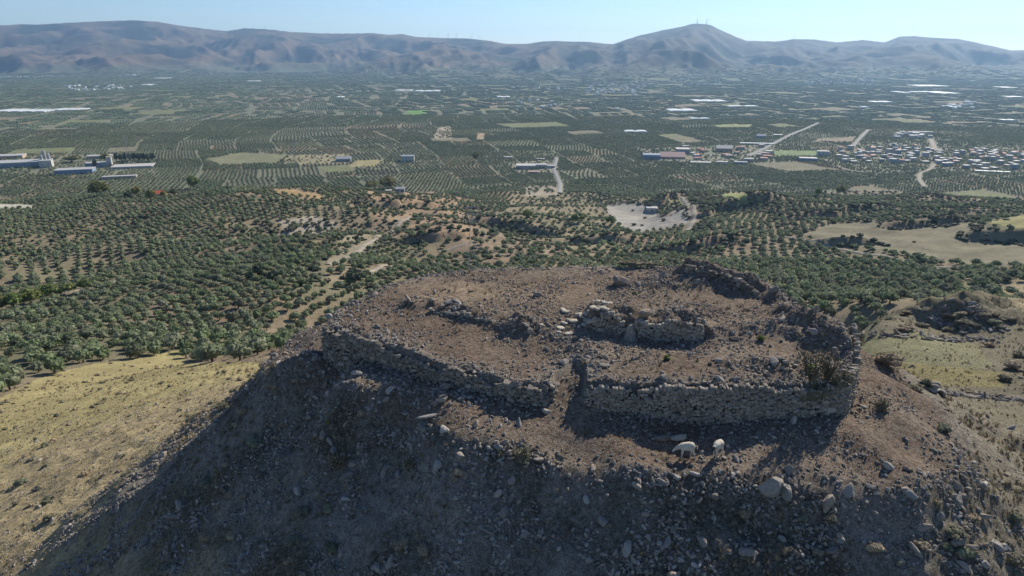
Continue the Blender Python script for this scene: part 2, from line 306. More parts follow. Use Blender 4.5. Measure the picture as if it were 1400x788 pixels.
def ground_tint(x, y, z):
    r = np.sqrt(x*x+y*y); u, v = proj(x, y, z)
    n1 = fbm(x, y, 60, 4, 201); n2 = fbm(x, y, 9, 3, 211); n3 = fbm(x, y, 400, 3, 221)
    col = np.empty((len(x), 3))
    base = TANSOIL*(1+0.22*n1[:, None]+0.15*n2[:, None])
    gr = np.clip(0.5+0.5*n1+0.4*n3, 0, 1)[:, None]
    col[:] = base*(1-gr)+np.array([0.15, 0.145, 0.08])*gr
    X, Y = warp(x, y); pid = parcel_of(X, Y); pk = P_KIND[pid]; ps = P_SHADE[pid][:, None]
    pc = np.where(ps < .55, np.array([0.16, 0.165, 0.105]), np.where(ps < .88, np.array([0.185, 0.18, 0.115]), np.array([0.23, 0.18, 0.115])))
    pc = np.where((pk > .945)[:, None], np.array([0.195, 0.172, 0.105]), pc)
    pc = np.where((pk > .972)[:, None], np.array([0.17, 0.18, 0.08]), pc)
    pc = pc*(1+.15*n2[:, None])
    k = sstep(800, 1000, r)[:, None]; col = col*(1-k)+pc*k
    # far away the groves close up into a dark green cover
    k = (sstep(3200, 5200, r)*np.where(pk > .96, .3, .85))[:, None]; col = col*(1-k)+np.array([0.09, 0.108, 0.068])*k
    for poly, r0, r1, c, wgt, dens in ZONES:
        m = (r > r0*0.9) & (r < r1)
        if not m.any(): continue
        j = np.nonzero(m)[0]; ins = inside(poly, u[j]+2.5*n2[j], v[j]+1.5*n1[j]); j = j[ins]
        col[j] = col[j]*(1-wgt)+np.array(c)*wgt*(1+.16*n2[j]+.12*n1[j])[:, None]
    # mountains: dry brown slopes with dark scrub
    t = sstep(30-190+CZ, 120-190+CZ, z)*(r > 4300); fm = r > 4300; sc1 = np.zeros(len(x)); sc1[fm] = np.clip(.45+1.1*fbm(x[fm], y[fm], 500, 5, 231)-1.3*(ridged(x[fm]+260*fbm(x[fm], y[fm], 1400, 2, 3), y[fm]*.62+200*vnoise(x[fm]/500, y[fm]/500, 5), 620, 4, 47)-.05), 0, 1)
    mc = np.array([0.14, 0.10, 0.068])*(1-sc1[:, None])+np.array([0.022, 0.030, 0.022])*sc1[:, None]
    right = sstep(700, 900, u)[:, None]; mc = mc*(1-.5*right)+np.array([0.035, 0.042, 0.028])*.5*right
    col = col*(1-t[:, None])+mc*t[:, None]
    # the hill itself
    m = r < 170; xm, ym = x[m], y[m]
    so = sdist(OUTL, xm, ym); s = sdist(PLAT, xm, ym)
    soil = np.array([0.175, 0.126, 0.09]); dust = np.array([0.27, 0.215, 0.16]); scrub = np.array([0.10, 0.09, 0.068]); gold = np.array([0.36, 0.285, 0.155]); grey = np.array([0.27, 0.24, 0.20])
    a = np.clip(.45+.8*fbm(xm, ym, 5, 4, 241), 0, 1)[:, None]
    c = soil*(1-a*.6)+dust*a*.6
    mid = (np.exp(-(((xm+1)/7)**2+((ym-45.5)/2.2)**2)))[:, None]*.55; c = c*(1-mid)+np.array([0.36, 0.26, 0.155])*mid
    e = sstep(-1.4, -.2, s)[:, None]*(s < 0.2)[:, None]; c = c*(1-.6*e)+grey*.6*e
    k = sstep(-1, 1.5, so)[:, None]; b = np.clip(.5+.9*fbm(xm, ym, 3, 4, 251), 0, 1)[:, None]
    c = c*(1-k)+(scrub*(1-b)+grey*b*.8+dust*b*.1)*k
    az = np.arctan2(xm-3, 42-ym)
    kr = sstep(.5, 1.3, az)[:, None]*sstep(-.5, 3, so)[:, None]; c = c*(1-kr*.7)+np.array([0.28, 0.235, 0.16])*kr*.7
    kl = (sstep(6, 16, so+3*fbm(xm, ym, 12, 2, 261))*sstep(-.6, -1.1, az))[:, None]; g2 = gold*(1+.18*fbm(xm, ym, 2.5, 3, 271)[:, None]); c = c*(1-kl)+g2*kl
    far = (sstep(35, 60, so)*(az < .3)+sstep(17, 26, so)*(az >= .3))[:, None]
    kk = (1-far)
    col[m] = col[m]*(1-kk)+c*kk
    return np.clip(col, .01, .8)

# ------------------------------------------------------------------ materials
def mat(name, rough=0.9, spec=0.15):
    m = bpy.data.materials.new(name); m.use_nodes = True; n = m.node_tree; b = n.nodes['Principled BSDF']
    b.inputs['Roughness'].default_value = rough; b.inputs['Specular IOR Level'].default_value = spec
    return m, n, b
def N(n, t, **kw):
    o = n.nodes.new(t)
    for k, v in kw.items(): setattr(o, k, v)
    return o
def noise_node(n, scale, detail=4, rough=.6, vec=None):
    o = N(n, 'ShaderNodeTexNoise'); o.inputs['Scale'].default_value = scale; o.inputs['Detail'].default_value = detail; o.inputs['Roughness'].default_value = rough
    if vec is not None: n.links.new(vec, o.inputs['Vector'])
    return o
def maprange(n, src, a, b, c, d):
    o = N(n, 'ShaderNodeMapRange'); n.links.new(src, o.inputs[0])
    for i, v in zip((1, 2, 3, 4), (a, b, c, d)): o.inputs[i].default_value = v
    return o.outputs[0]
def mulcol(n, a, fac):
    o = N(n, 'ShaderNodeVectorMath', operation='MULTIPLY'); n.links.new(a, o.inputs[0])
    c = N(n, 'ShaderNodeCombineXYZ')
    for i in range(3): n.links.new(fac, c.inputs[i])
    n.links.new(c.outputs[0], o.inputs[1]); return o.outputs[0]
def simple(name, colr, var=.25, scale=2., rough=.9, spec=.15, perobj=0., hue=None, bump=0., metal=0., trans=0.):
    """procedural colour: base times noise, with a per-object change of tone"""
    m, n, b = mat(name, rough, spec); b.inputs['Metallic'].default_value = metal
    geo = N(n, 'ShaderNodeTexCoord'); ns = noise_node(n, scale, 5, .6, geo.outputs['Object'])
    f = maprange(n, ns.outputs[0], .3, .7, 1-var, 1+var)
    rgb = N(n, 'ShaderNodeRGB'); rgb.outputs[0].default_value = (*colr, 1); src = rgb.outputs[0]
    if perobj:
        oi = N(n, 'ShaderNodeObjectInfo')
        if hue is not None:
            mx = N(n, 'ShaderNodeMix', data_type='RGBA'); n.links.new(oi.outputs['Random'], mx.inputs[0]); n.links.new(src, mx.inputs[6]); mx.inputs[7].default_value = (*hue, 1); src = mx.outputs[2]
        ml = N(n, 'ShaderNodeMath', operation='MULTIPLY'); ml.inputs[1].default_value = 7.31; n.links.new(oi.outputs['Random'], ml.inputs[0])
        fr = N(n, 'ShaderNodeMath', operation='FRACT'); n.links.new(ml.outputs[0], fr.inputs[0])
        f2 = maprange(n, fr.outputs[0], 0, 1, 1-perobj, 1+perobj); mm = N(n, 'ShaderNodeMath', operation='MULTIPLY'); n.links.new(f, mm.inputs[0]); n.links.new(f2, mm.inputs[1]); f = mm.outputs[0]
    n.links.new(mulcol(n, src, f), b.inputs['Base Color'])
    if trans:               # light passing through thin leaves
        tr = N(n, 'ShaderNodeBsdfTranslucent'); n.links.new(mulcol(n, src, f), tr.inputs[0]); mxs = N(n, 'ShaderNodeMixShader'); mxs.inputs[0].default_value = trans
        n.links.new(b.outputs[0], mxs.inputs[1]); n.links.new(tr.outputs[0], mxs.inputs[2]); n.links.new(mxs.outputs[0], n.nodes['Material Output'].inputs[0])
    if bump:
        bp = N(n, 'ShaderNodeBump'); bp.inputs['Strength'].default_value = bump; bp.inputs['Distance'].default_value = .05; n.links.new(ns.outputs[0], bp.inputs['Height']); n.links.new(bp.outputs[0], b.inputs['Normal'])
    return m
M = {}
def ground_material():
    m, n, b = mat('ground_soil', .95, .08)
    at = N(n, 'ShaderNodeAttribute', attribute_name='tint'); geo = N(n, 'ShaderNodeNewGeometry'); P = geo.outputs['Position']
    big = noise_node(n, .35, 5, .65, P); mid = noise_node(n, 3.0, 4, .7, P); fine = noise_node(n, 14., 3, .7, P)
    vo = N(n, 'ShaderNodeTexVoronoi'); vo.inputs['Scale'].default_value = 9.; n.links.new(P, vo.inputs['Vector'])
    a = maprange(n, big.outputs[0], .3, .7, .82, 1.18); c = maprange(n, mid.outputs[0], .35, .65, .6, 1.4); d = maprange(n, fine.outputs[0], .35, .65, .5, 1.5)
    m1 = N(n, 'ShaderNodeMath', operation='MULTIPLY'); n.links.new(a, m1.inputs[0]); n.links.new(c, m1.inputs[1])
    m2 = N(n, 'ShaderNodeMath', operation='MULTIPLY'); n.links.new(m1.outputs[0], m2.inputs[0]); n.links.new(d, m2.inputs[1])
    # pale gravel flecks
    cr = N(n, 'ShaderNodeSeparateColor'); n.links.new(vo.outputs['Color'], cr.inputs[0])
    fl = maprange(n, cr.outputs[0], .70, .98, 0, .6)
    mx = N(n, 'ShaderNodeMix', data_type='RGBA'); n.links.new(fl, mx.inputs[0]); n.links.new(mulcol(n, at.outputs[0], m2.outputs[0]), mx.inputs[6]); mx.inputs[7].default_value = (.30, .27, .22, 1)
    n.links.new(mx.outputs[2], b.inputs['Base Color'])
    ad = N(n, 'ShaderNodeMath', operation='MULTIPLY_ADD'); n.links.new(mid.outputs[0], ad.inputs[0]); ad.inputs[1].default_value = 1.0; n.links.new(fine.outputs[0], ad.inputs[2])
    bp = N(n, 'ShaderNodeBump'); bp.inputs['Strength'].default_value = .9; bp.inputs['Distance'].default_value = .2; n.links.new(ad.outputs[0], bp.inputs['Height']); n.links.new(bp.outputs[0], b.inputs['Normal'])
    return m
M['ground'] = ground_material()

def tag(o, label=None, cat=None, group=None, kind=None):
    if label: o['label'] = label
    if cat: o['category'] = cat
    if group: o['group'] = group
    if kind: o['kind'] = kind
    return o
def mesh_np(name, co, faces, mats=(), smooth=False, attr=None):
    """co (n,3), faces (m,k) all of one size"""
    me = bpy.data.meshes.new(name); co = np.ascontiguousarray(co, np.float32); faces = np.ascontiguousarray(faces, np.int32); k = faces.shape[1]
    me.vertices.add(len(co)); me.vertices.foreach_set('co', co.ravel())
    me.loops.add(faces.size); me.loops.foreach_set('vertex_index', faces.ravel())
    me.polygons.add(len(faces)); me.polygons.foreach_set('loop_start', np.arange(0, faces.size, k, dtype=np.int32)); me.polygons.foreach_set('loop_total', np.full(len(faces), k, np.int32))
    me.polygons.foreach_set('use_smooth', np.full(len(faces), bool(smooth)))
    me.update(calc_edges=True)
    if attr:
        for an, av in attr.items():
            A_ = me.color_attributes.new(an, 'FLOAT_COLOR', 'POINT'); rgba = np.ones((len(co), 4), np.float32); rgba[:, :3] = av; A_.data.foreach_set('color', rgba.ravel())
    for mm in mats: me.materials.append(mm)
    return me
def link(name, me, parent=None, loc=None):
    o = bpy.data.objects.new(name, me); COL.objects.link(o)
    if parent is not None: o.parent = parent
    if loc is not None: o.location = loc
    return o
def empty(name, loc=(0, 0, 0), rz=0.):
    o = bpy.data.objects.new(name, None); COL.objects.link(o); o.location = loc; o.rotation_euler = (0, 0, rz); o.empty_display_size = .5; return o

def build_ground():
    rs = [9.0]
    while rs[-1] < 14500:
        r = rs[-1]
        if r < 27: dr = .35
        elif r < 62: dr = .155
        elif r < 150: dr = .155+(r-62)*.009
        elif r < 1200: dr = max(.95, .0062*r)
        elif r < 4600: dr = .012*r
        else: dr = .0062*r
        rs.append(r+dr)
    rs = np.array(rs)
    ths = np.concatenate([np.linspace(R(-85), R(-41), 70)[:-1], np.linspace(R(-41), R(41), 620), np.linspace(R(41), R(85), 70)[1:]])
    TH, RR = np.meshgrid(ths, rs); x = (np.sin(TH)*RR).ravel(); y = (np.cos(TH)*RR).ravel(); z = H(x, y)
    nr, na = len(rs), len(ths); i = np.arange((nr-1)*na).reshape(nr-1, na)[:, :-1].ravel()
    f = np.stack([i, i+1, i+1+na, i+na], 1)[:, ::-1]
    me = mesh_np('ground', np.stack([x, y, z], 1), f, [M['ground']], True, {'tint': ground_tint(x, y, z)})
    o = link('ground', me); o['kind'] = 'structure'; print('ground', nr, na, len(f)*2, 'tris', round(time.time()-T0, 1))
build_ground()

def build_roads():
    mp = simple('pale_road_dust', (.29, .25, .19), .25, .3); mg = simple('grey_road', (.27, .262, .24), .15, .3)
    for name, label, px, wd, grp in ROADS:
        pts = [hit(*p) for p in px]; P = []
        for a, b in zip(pts[:-1], pts[1:]):
            L = math.hypot(b[0]-a[0], b[1]-a[1]); k = max(2, min(60, int(L/max(4, .006*math.hypot(*a[:2])))))
            P += [(a[0]+(b[0]-a[0])*t/k, a[1]+(b[1]-a[1])*t/k) for t in range(k)]
        P.append(pts[-1][:2]); P = np.array(P)
        for _ in range(6): P[1:-1] = (P[:-2]+2*P[1:-1]+P[2:])/4
        T = np.gradient(P, axis=0); T /= np.linalg.norm(T, axis=1)[:, None]+1e-9; Nn = np.stack([-T[:, 1], T[:, 0]], 1)
        wv = wd*.36*(1+.18*fbm(P[:, 0], P[:, 1], 25, 2, 301)); rr = np.hypot(P[:, 0], P[:, 1]); rows = []
        for k in (-1, -.5, 0, .5, 1):
            Q = P+Nn*(k*wv)[:, None]; zc = H(Q[:, 0], Q[:, 1]); lift = .25+rr*.0006
            rows.append(np.stack([Q[:, 0], Q[:, 1], zc+lift-(.5 if abs(k) == 1 else 0)], 1))
        n = len(P); co = np.concatenate(rows); i = np.arange(n-1)
        f = np.concatenate([np.stack([i+k*n, i+1+k*n, i+1+(k+1)*n, i+(k+1)*n], 1) for k in range(4)])
        o = link(name, mesh_np(name, co, f, [mp if grp == 'pale' else mg], True)); o['kind'] = 'structure'
build_roads()

def build_haze():
    m = bpy.data.materials.new('haze_air'); m.use_nodes = True; n = m.node_tree; n.nodes.clear()
    o = N(n, 'ShaderNodeOutputMaterial'); v = N(n, 'ShaderNodeVolumePrincipled'); v.inputs['Color'].default_value = (.42, .68, 1, 1); v.inputs['Density'].default_value = HAZE_DENSITY
    v.inputs['Anisotropy'].default_value = .35
    n.links.new(v.outputs[0], o.inputs['Volume'])
    x0, x1, y0, y1, z0, z1 = -15000, 15000, -300, 15500, 5, 700
    co = np.array([(x, y, z) for z in (z0, z1) for y in (y0, y1) for x in (x0, x1)]); f = np.array([(0, 2, 3, 1), (4, 5, 7, 6), (0, 1, 5, 4), (2, 6, 7, 3), (0, 4, 6, 2), (1, 3, 7, 5)])
    h = link('haze', mesh_np('haze', co, f, [m])); h['kind'] = 'stuff'; h['label'] = 'pale blue haze in the air over the plain and mountains'
build_haze()

# ------------------------------------------------------------------ geometry-node scatter ("stuff" only) and leaf-sized foliage
def scatter(name, pos, rot, scl, idx, variants, label):
    """one object that stands for what nobody could count: points with a rotation, a scale and a variant each"""
    me = bpy.data.meshes.new(name); n = len(pos); me.vertices.add(n); me.vertices.foreach_set('co', np.ascontiguousarray(pos, np.float32).ravel())
    for an, tp, key, dat in (('rot', 'FLOAT_VECTOR', 'vector', rot), ('scl', 'FLOAT_VECTOR', 'vector', scl)):
        a = me.attributes.new(an, tp, 'POINT'); a.data.foreach_set(key, np.ascontiguousarray(dat, np.float32).ravel())
    a = me.attributes.new('pick', 'INT', 'POINT'); a.data.foreach_set('value', np.ascontiguousarray(idx, np.int32))
    o = link(name, me); src = bpy.data.collections.new(name+'_source')
    for k, v in enumerate(variants): src.objects.link(bpy.data.objects.new('%s_source_%02d' % (name, k), v))
    g = bpy.data.node_groups.new(name+'_nodes', 'GeometryNodeTree'); g.interface.new_socket('Geometry', in_out='INPUT', socket_type='NodeSocketGeometry'); g.interface.new_socket('Geometry', in_out='OUTPUT', socket_type='NodeSocketGeometry')
    gi = g.nodes.new('NodeGroupInput'); go = g.nodes.new('NodeGroupOutput'); ip = g.nodes.new('GeometryNodeInstanceOnPoints'); ci = g.nodes.new('GeometryNodeCollectionInfo')
    ci.inputs['Collection'].default_value = src; ci.inputs['Separate Children'].default_value = True; ci.inputs['Reset Children'].default_value = True; ip.inputs['Pick Instance'].default_value = True
    def na(nm, tp):
        q = g.nodes.new('GeometryNodeInputNamedAttribute'); q.data_type = tp; q.inputs['Name'].default_value = nm; return q.outputs['Attribute']
    er = g.nodes.new('FunctionNodeEulerToRotation'); g.links.new(na('rot', 'FLOAT_VECTOR'), er.inputs[0])
    g.links.new(gi.outputs[0], ip.inputs['Points']); g.links.new(ci.outputs[0], ip.inputs['Instance']); g.links.new(na('pick', 'INT'), ip.inputs['Instance Index'])
    g.links.new(er.outputs[0], ip.inputs['Rotation']); g.links.new(na('scl', 'FLOAT_VECTOR'), ip.inputs['Scale']); g.links.new(ip.outputs[0], go.inputs[0])
    md = o.modifiers.new('scatter', 'NODES'); md.node_group = g
    o['kind'] = 'stuff'; o['label'] = label; return o

def ico(sub=1):
    bm = bmesh.new(); bmesh.ops.create_icosphere(bm, subdivisions=sub, radius=1); co = np.array([v.co[:] for v in bm.verts]); f = np.array([[v.index for v in q.verts] for q in bm.faces]); bm.free(); return co, f
ICO1, ICO2, ICO3 = ico(1), ico(2), ico(3)
def lump(seed, sub=ICO2, amp=.25, squash=(1, 1, 1), wl=1.1):
    co, f = sub; s = np.array([fbm(co[:, 0]*2+seed*7.1+co[:, 2]*1.7, co[:, 1]*2-seed*3.3+co[:, 2]*2.1, wl*1.5, 3, seed)]).T
    return co*(1+amp*s)*np.array(squash), f
def leaves(g, centers, normals, size, flat=.5):
    """leaf-spray quads"""
    n = len(centers); t = g.normal(size=(n, 3)); nn = normals+g.normal(size=(n, 3))*flat; nn /= np.linalg.norm(nn, axis=1)[:, None]+1e-9
    a = np.cross(nn, t); a /= np.linalg.norm(a, axis=1)[:, None]+1e-9; b = np.cross(nn, a); s = size*g.uniform(.6, 1.3, (n, 1)); e = g.uniform(.35, .7, (n, 1))
    co = np.stack([centers-a*s, centers-b*s*e, centers+a*s, centers+b*s*e], 1).reshape(-1, 3); f = np.arange(n*4).reshape(n, 4); return co, f
def join_parts(parts):
    cs, fs, k = [], [], 0
    for c, f in parts: cs.append(c); fs.append(f+k if f.shape[1] == 4 else np.concatenate([f, f[:, 2:3]], 1)+k); k += len(c)
    return np.concatenate(cs), np.concatenate(fs)
def foliage_mesh(name, seed, m, nl, lsize, squash=(1, 1, .8), lobes=6, core=.78, lift=0., sub=ICO1, spread=.55):
    """crown of about unit radius: lobes of leaf sprays round rough cores, gaps between them; triangles"""
    g = np.random.default_rng(seed); C = g.normal(size=(lobes, 3)); C /= np.linalg.norm(C, axis=1)[:, None]; C[:, 2] = np.abs(C[:, 2])*.75-.12; C *= spread*g.uniform(.7, 1.1, (lobes, 1)); C[0] = (0, 0, .1)
    rad = g.uniform(.38, .58, lobes); rad[0] = .62; cs, fs, k = [], [], 0
    for i in range(lobes):
        lc, lf = lump(seed*13+i, sub, .3); lc = lc*rad[i]*core+C[i]; cs.append(lc); fs.append(lf+k); k += len(lc)
        n = max(3, int(nl*rad[i]**2/np.sum(rad**2))); d = g.normal(size=(n, 3)); d /= np.linalg.norm(d, axis=1)[:, None]
        q, qf = leaves(g, C[i]+d*rad[i]*g.uniform(.75, 1.12, (n, 1)), d, lsize, .8); tri = np.concatenate([qf[:, [0, 1, 2]], qf[:, [0, 2, 3]]]); cs.append(q); fs.append(tri+k); k += len(q)
    co = np.concatenate(cs)*np.array(squash); co[:, 2] += lift
    return mesh_np(name, co, np.concatenate(fs), [m])
def tube(pts, rad, seg=6):
    pts = np.array(pts, float); co, f = [], []
    for i, p in enumerate(pts):
        d = pts[min(i+1, len(pts)-1)]-pts[max(i-1, 0)]; d /= np.linalg.norm(d)+1e-9; a = np.cross(d, (.3, .9, .1)); a /= np.linalg.norm(a)+1e-9; b = np.cross(d, a)
        for k in range(seg): t = 2*math.pi*k/seg; co.append(p+(a*math.cos(t)+b*math.sin(t))*rad[i])
    for i in range(len(pts)-1):
        for k in range(seg): f.append((i*seg+k, i*seg+(k+1) % seg, (i+1)*seg+(k+1) % seg, (i+1)*seg+k))
    return np.array(co), np.array(f)

M['olive'] = simple('olive_leaves', (.20, .25, .12), .3, 1.2, .8, .15, .26, (.23, .24, .155), trans=.35)
M['olive_far'] = simple('olive_leaves_far', (.20, .26, .145), .3, .02, .8, .15, .25, (.235, .26, .175), trans=.3)
M['bark'] = simple('bark', (.13, .105, .08), .35, 5)
M['green'] = simple('bright_leaves', (.115, .17, .045), .35, 1.2, .7, .25, .2, (.17, .19, .05), trans=.35)
M['autumn'] = simple('yellowing_leaves', (.24, .21, .06), .35, 1.2, .7, .25, .2, (.17, .17, .05), trans=.35)
M['dark'] = simple('dark_evergreen_leaves', (.040, .058, .030), .35, 1.2, .75, .2, .25, (.06, .075, .04))
M['scrub'] = simple('thorny_scrub', (.15, .14, .085), .35, 3, .9, .1, .3, (.20, .16, .105))
M['drygrass'] = simple('dry_grass', (.36, .29, .15), .3, 3, .9, .1, .3, (.27, .22, .12))

# olive tree meshes: near ones with trunk, middle ones crown only, far ones a block of grove
OL_HI = [foliage_mesh('crown', 400+k, M['olive'], 230, .17, (1, 1, .82), 8, .80, 0, ICO1) for k in range(6)]
def trunk_mesh(seed):
    g = np.random.default_rng(seed); b = g.normal(size=(3, 2))*.35; parts = [tube([(0, 0, -.6), (.05, .02, .5), (b[0][0]*.3, b[0][1]*.3, 1.1)], [.30, .22, .16])]
    for q in b: parts.append(tube([(b[0][0]*.3, b[0][1]*.3, 1.0), (q[0]*1.6, q[1]*1.6, 2.1)], [.13, .06], 5))
    return mesh_np('trunk', *join_parts(parts), [M['bark']], True)
TRUNKS = [trunk_mesh(k) for k in range(3)]
OL_MID = [foliage_mesh('olive_mid', 450+k, M['olive'], 46, .30, (1, 1, .80), 3, .9, .55, ICO1, .42) for k in range(5)]
def grove_block(seed, nx=4, ny=6):
    g = np.random.default_rng(seed); cs, fs, k = [], [], 0
    for i in range(nx):
        for j in range(ny):
            if g.random() < .08: continue
            c, f = lump(int(g.integers(1e6)), ICO1, .35, (2.5, 2.3, 1.9)); c = c*g.uniform(.75, 1.15)+np.array([(i-(nx-1)/2)*8.2+g.normal()*.5, (j-(ny-1)/2)*5.6+g.normal()*.5, 1.7]); cs.append(c); fs.append(f+k); k += len(c)
    return mesh_np('grove_block', np.concatenate(cs), np.concatenate(fs), [M['olive_far']])
BLOCKS = [grove_block(500+k) for k in range(4)]

def zone_density(x, y, z, u, v):
    d = np.ones(len(x)); r = np.hypot(x, y)
    for poly, r0, r1, c, wgt, dens in ZONES:
        m = (r > r0*.9) & (r < r1); ins = np.zeros(len(x), bool); ins[m] = inside(poly, u[m], v[m]); d[ins] = dens
    return d
ROADPTS = []
for _nm, _lb, _px, _w, _g in ROADS:
    ROADPTS.append(([hit(*p)[:2] for p in _px], _w))
def off_road(x, y):
    ok = np.ones(len(x), bool)
    for pts, wd in ROADPTS: ok &= seg_dist(pts, x, y, False) > wd/2+1.5
    return ok
HILLS_SCRUB = [(470, 280), (640, 280), (720, 300), (800, 320), (860, 340), (700, 360), (600, 345), (560, 345), (520, 300)]
def near_trees():
    """olive groves on the slopes and in the valley, 150 to 1000 m out; rows follow the mosaic, finer plots"""
    out = []
    g = np.random.default_rng(31)
    # plots: jittered cells 55 m wide with their own row direction and spacing
    cx = np.arange(-900, 900, 58.); cy = np.arange(60, 1060, 58.)
    seeds = np.array([(a+g.uniform(-22, 22), b+g.uniform(-22, 22)) for a in cx for b in cy]); seeds = seeds[np.abs(np.arctan2(seeds[:, 0], seeds[:, 1])) < R(48)]
    rots = np.where(g.random(len(seeds)) < .78, R(-14)+g.normal(size=len(seeds))*.09, g.uniform(-.9, .9, len(seeds))); sps = g.uniform(5.5, 6.5, len(seeds)); thin = g.uniform(.0, .16, len(seeds)); size = g.uniform(.86, 1.12, len(seeds)); irregular = g.random(len(seeds)) < .12
    for i, (sx, sy) in enumerate(seeds):
        s = sps[i]; k = np.arange(-9, 10); a, b = np.meshgrid(k*s, k*s*.93); a = a.ravel(); b = b.ravel()
        jt = 1.4 if irregular[i] else .25; a = a+g.normal(size=a.shape)*jt; b = b+g.normal(size=b.shape)*jt
        x = sx+a*math.cos(rots[i])-b*math.sin(rots[i]); y = sy+a*math.sin(rots[i])+b*math.cos(rots[i])
        near = ((seeds-seeds[i])**2).sum(1) < 170**2; o = seeds[near]
        d = ((x[:, None]-o[:, 0])**2+(y[:, None]-o[:, 1])**2).argmin(1); own = np.nonzero(near)[0][d] == i
        own &= g.random(len(x)) > thin[i]
        out.append(np.stack([x[own], y[own], np.full(own.sum(), size[i])], 1))
    return np.concatenate(out)
def plain_trees():
    pts, blk = [], []
    g = np.random.default_rng(33)
    for i in range(NP):
        x0, y0, x1, y1 = PARC[i]; mx, my = unwarp(np.array([(x0+x1)/2]), np.array([(y0+y1)/2])); mx, my = float(mx[0]), float(my[0]); r = math.hypot(mx, my)
        if my < 600 or r > 8600 or r < 880 or abs(math.atan2(mx, my)) > R(43): continue
        if P_KIND[i] > .945: continue
        dens = 1 if P_KIND[i] > .3 else .85
        rot = P_ROT[i]; cx, cy = (x0+x1)/2, (y0+y1)/2; L = math.hypot(x1-x0, y1-y0)/2
        if r < 2300: sx, sy = P_SP[i]*.98, P_SP[i]*.74
        else: sx, sy = 34., 35.
        a, b = np.meshgrid(np.arange(-L, L, sx), np.arange(-L, L, sy)); a = a.ravel(); b = b.ravel()
        if r < 2300: a = a+g.normal(size=a.shape)*.35; b = b+g.normal(size=b.shape)*.5
        X = cx+a*math.cos(rot)-b*math.sin(rot); Y = cy+a*math.sin(rot)+b*math.cos(rot); mg = 2.4 if r < 2300 else 10
        k = (X > x0+mg) & (X < x1-mg) & (Y > y0+mg) & (Y < y1-mg) & (g.random(len(X)) < dens); X, Y = X[k], Y[k]
        if len(X) == 0: continue
        x, y = unwarp(X, Y); sz = g.uniform(.8, 1.12)
        (pts if r < 2300 else blk).append(np.stack([x, y, np.full(len(x), sz), np.full(len(x), rot-MOS_A)], 1))
    return np.concatenate(pts), np.concatenate(blk)
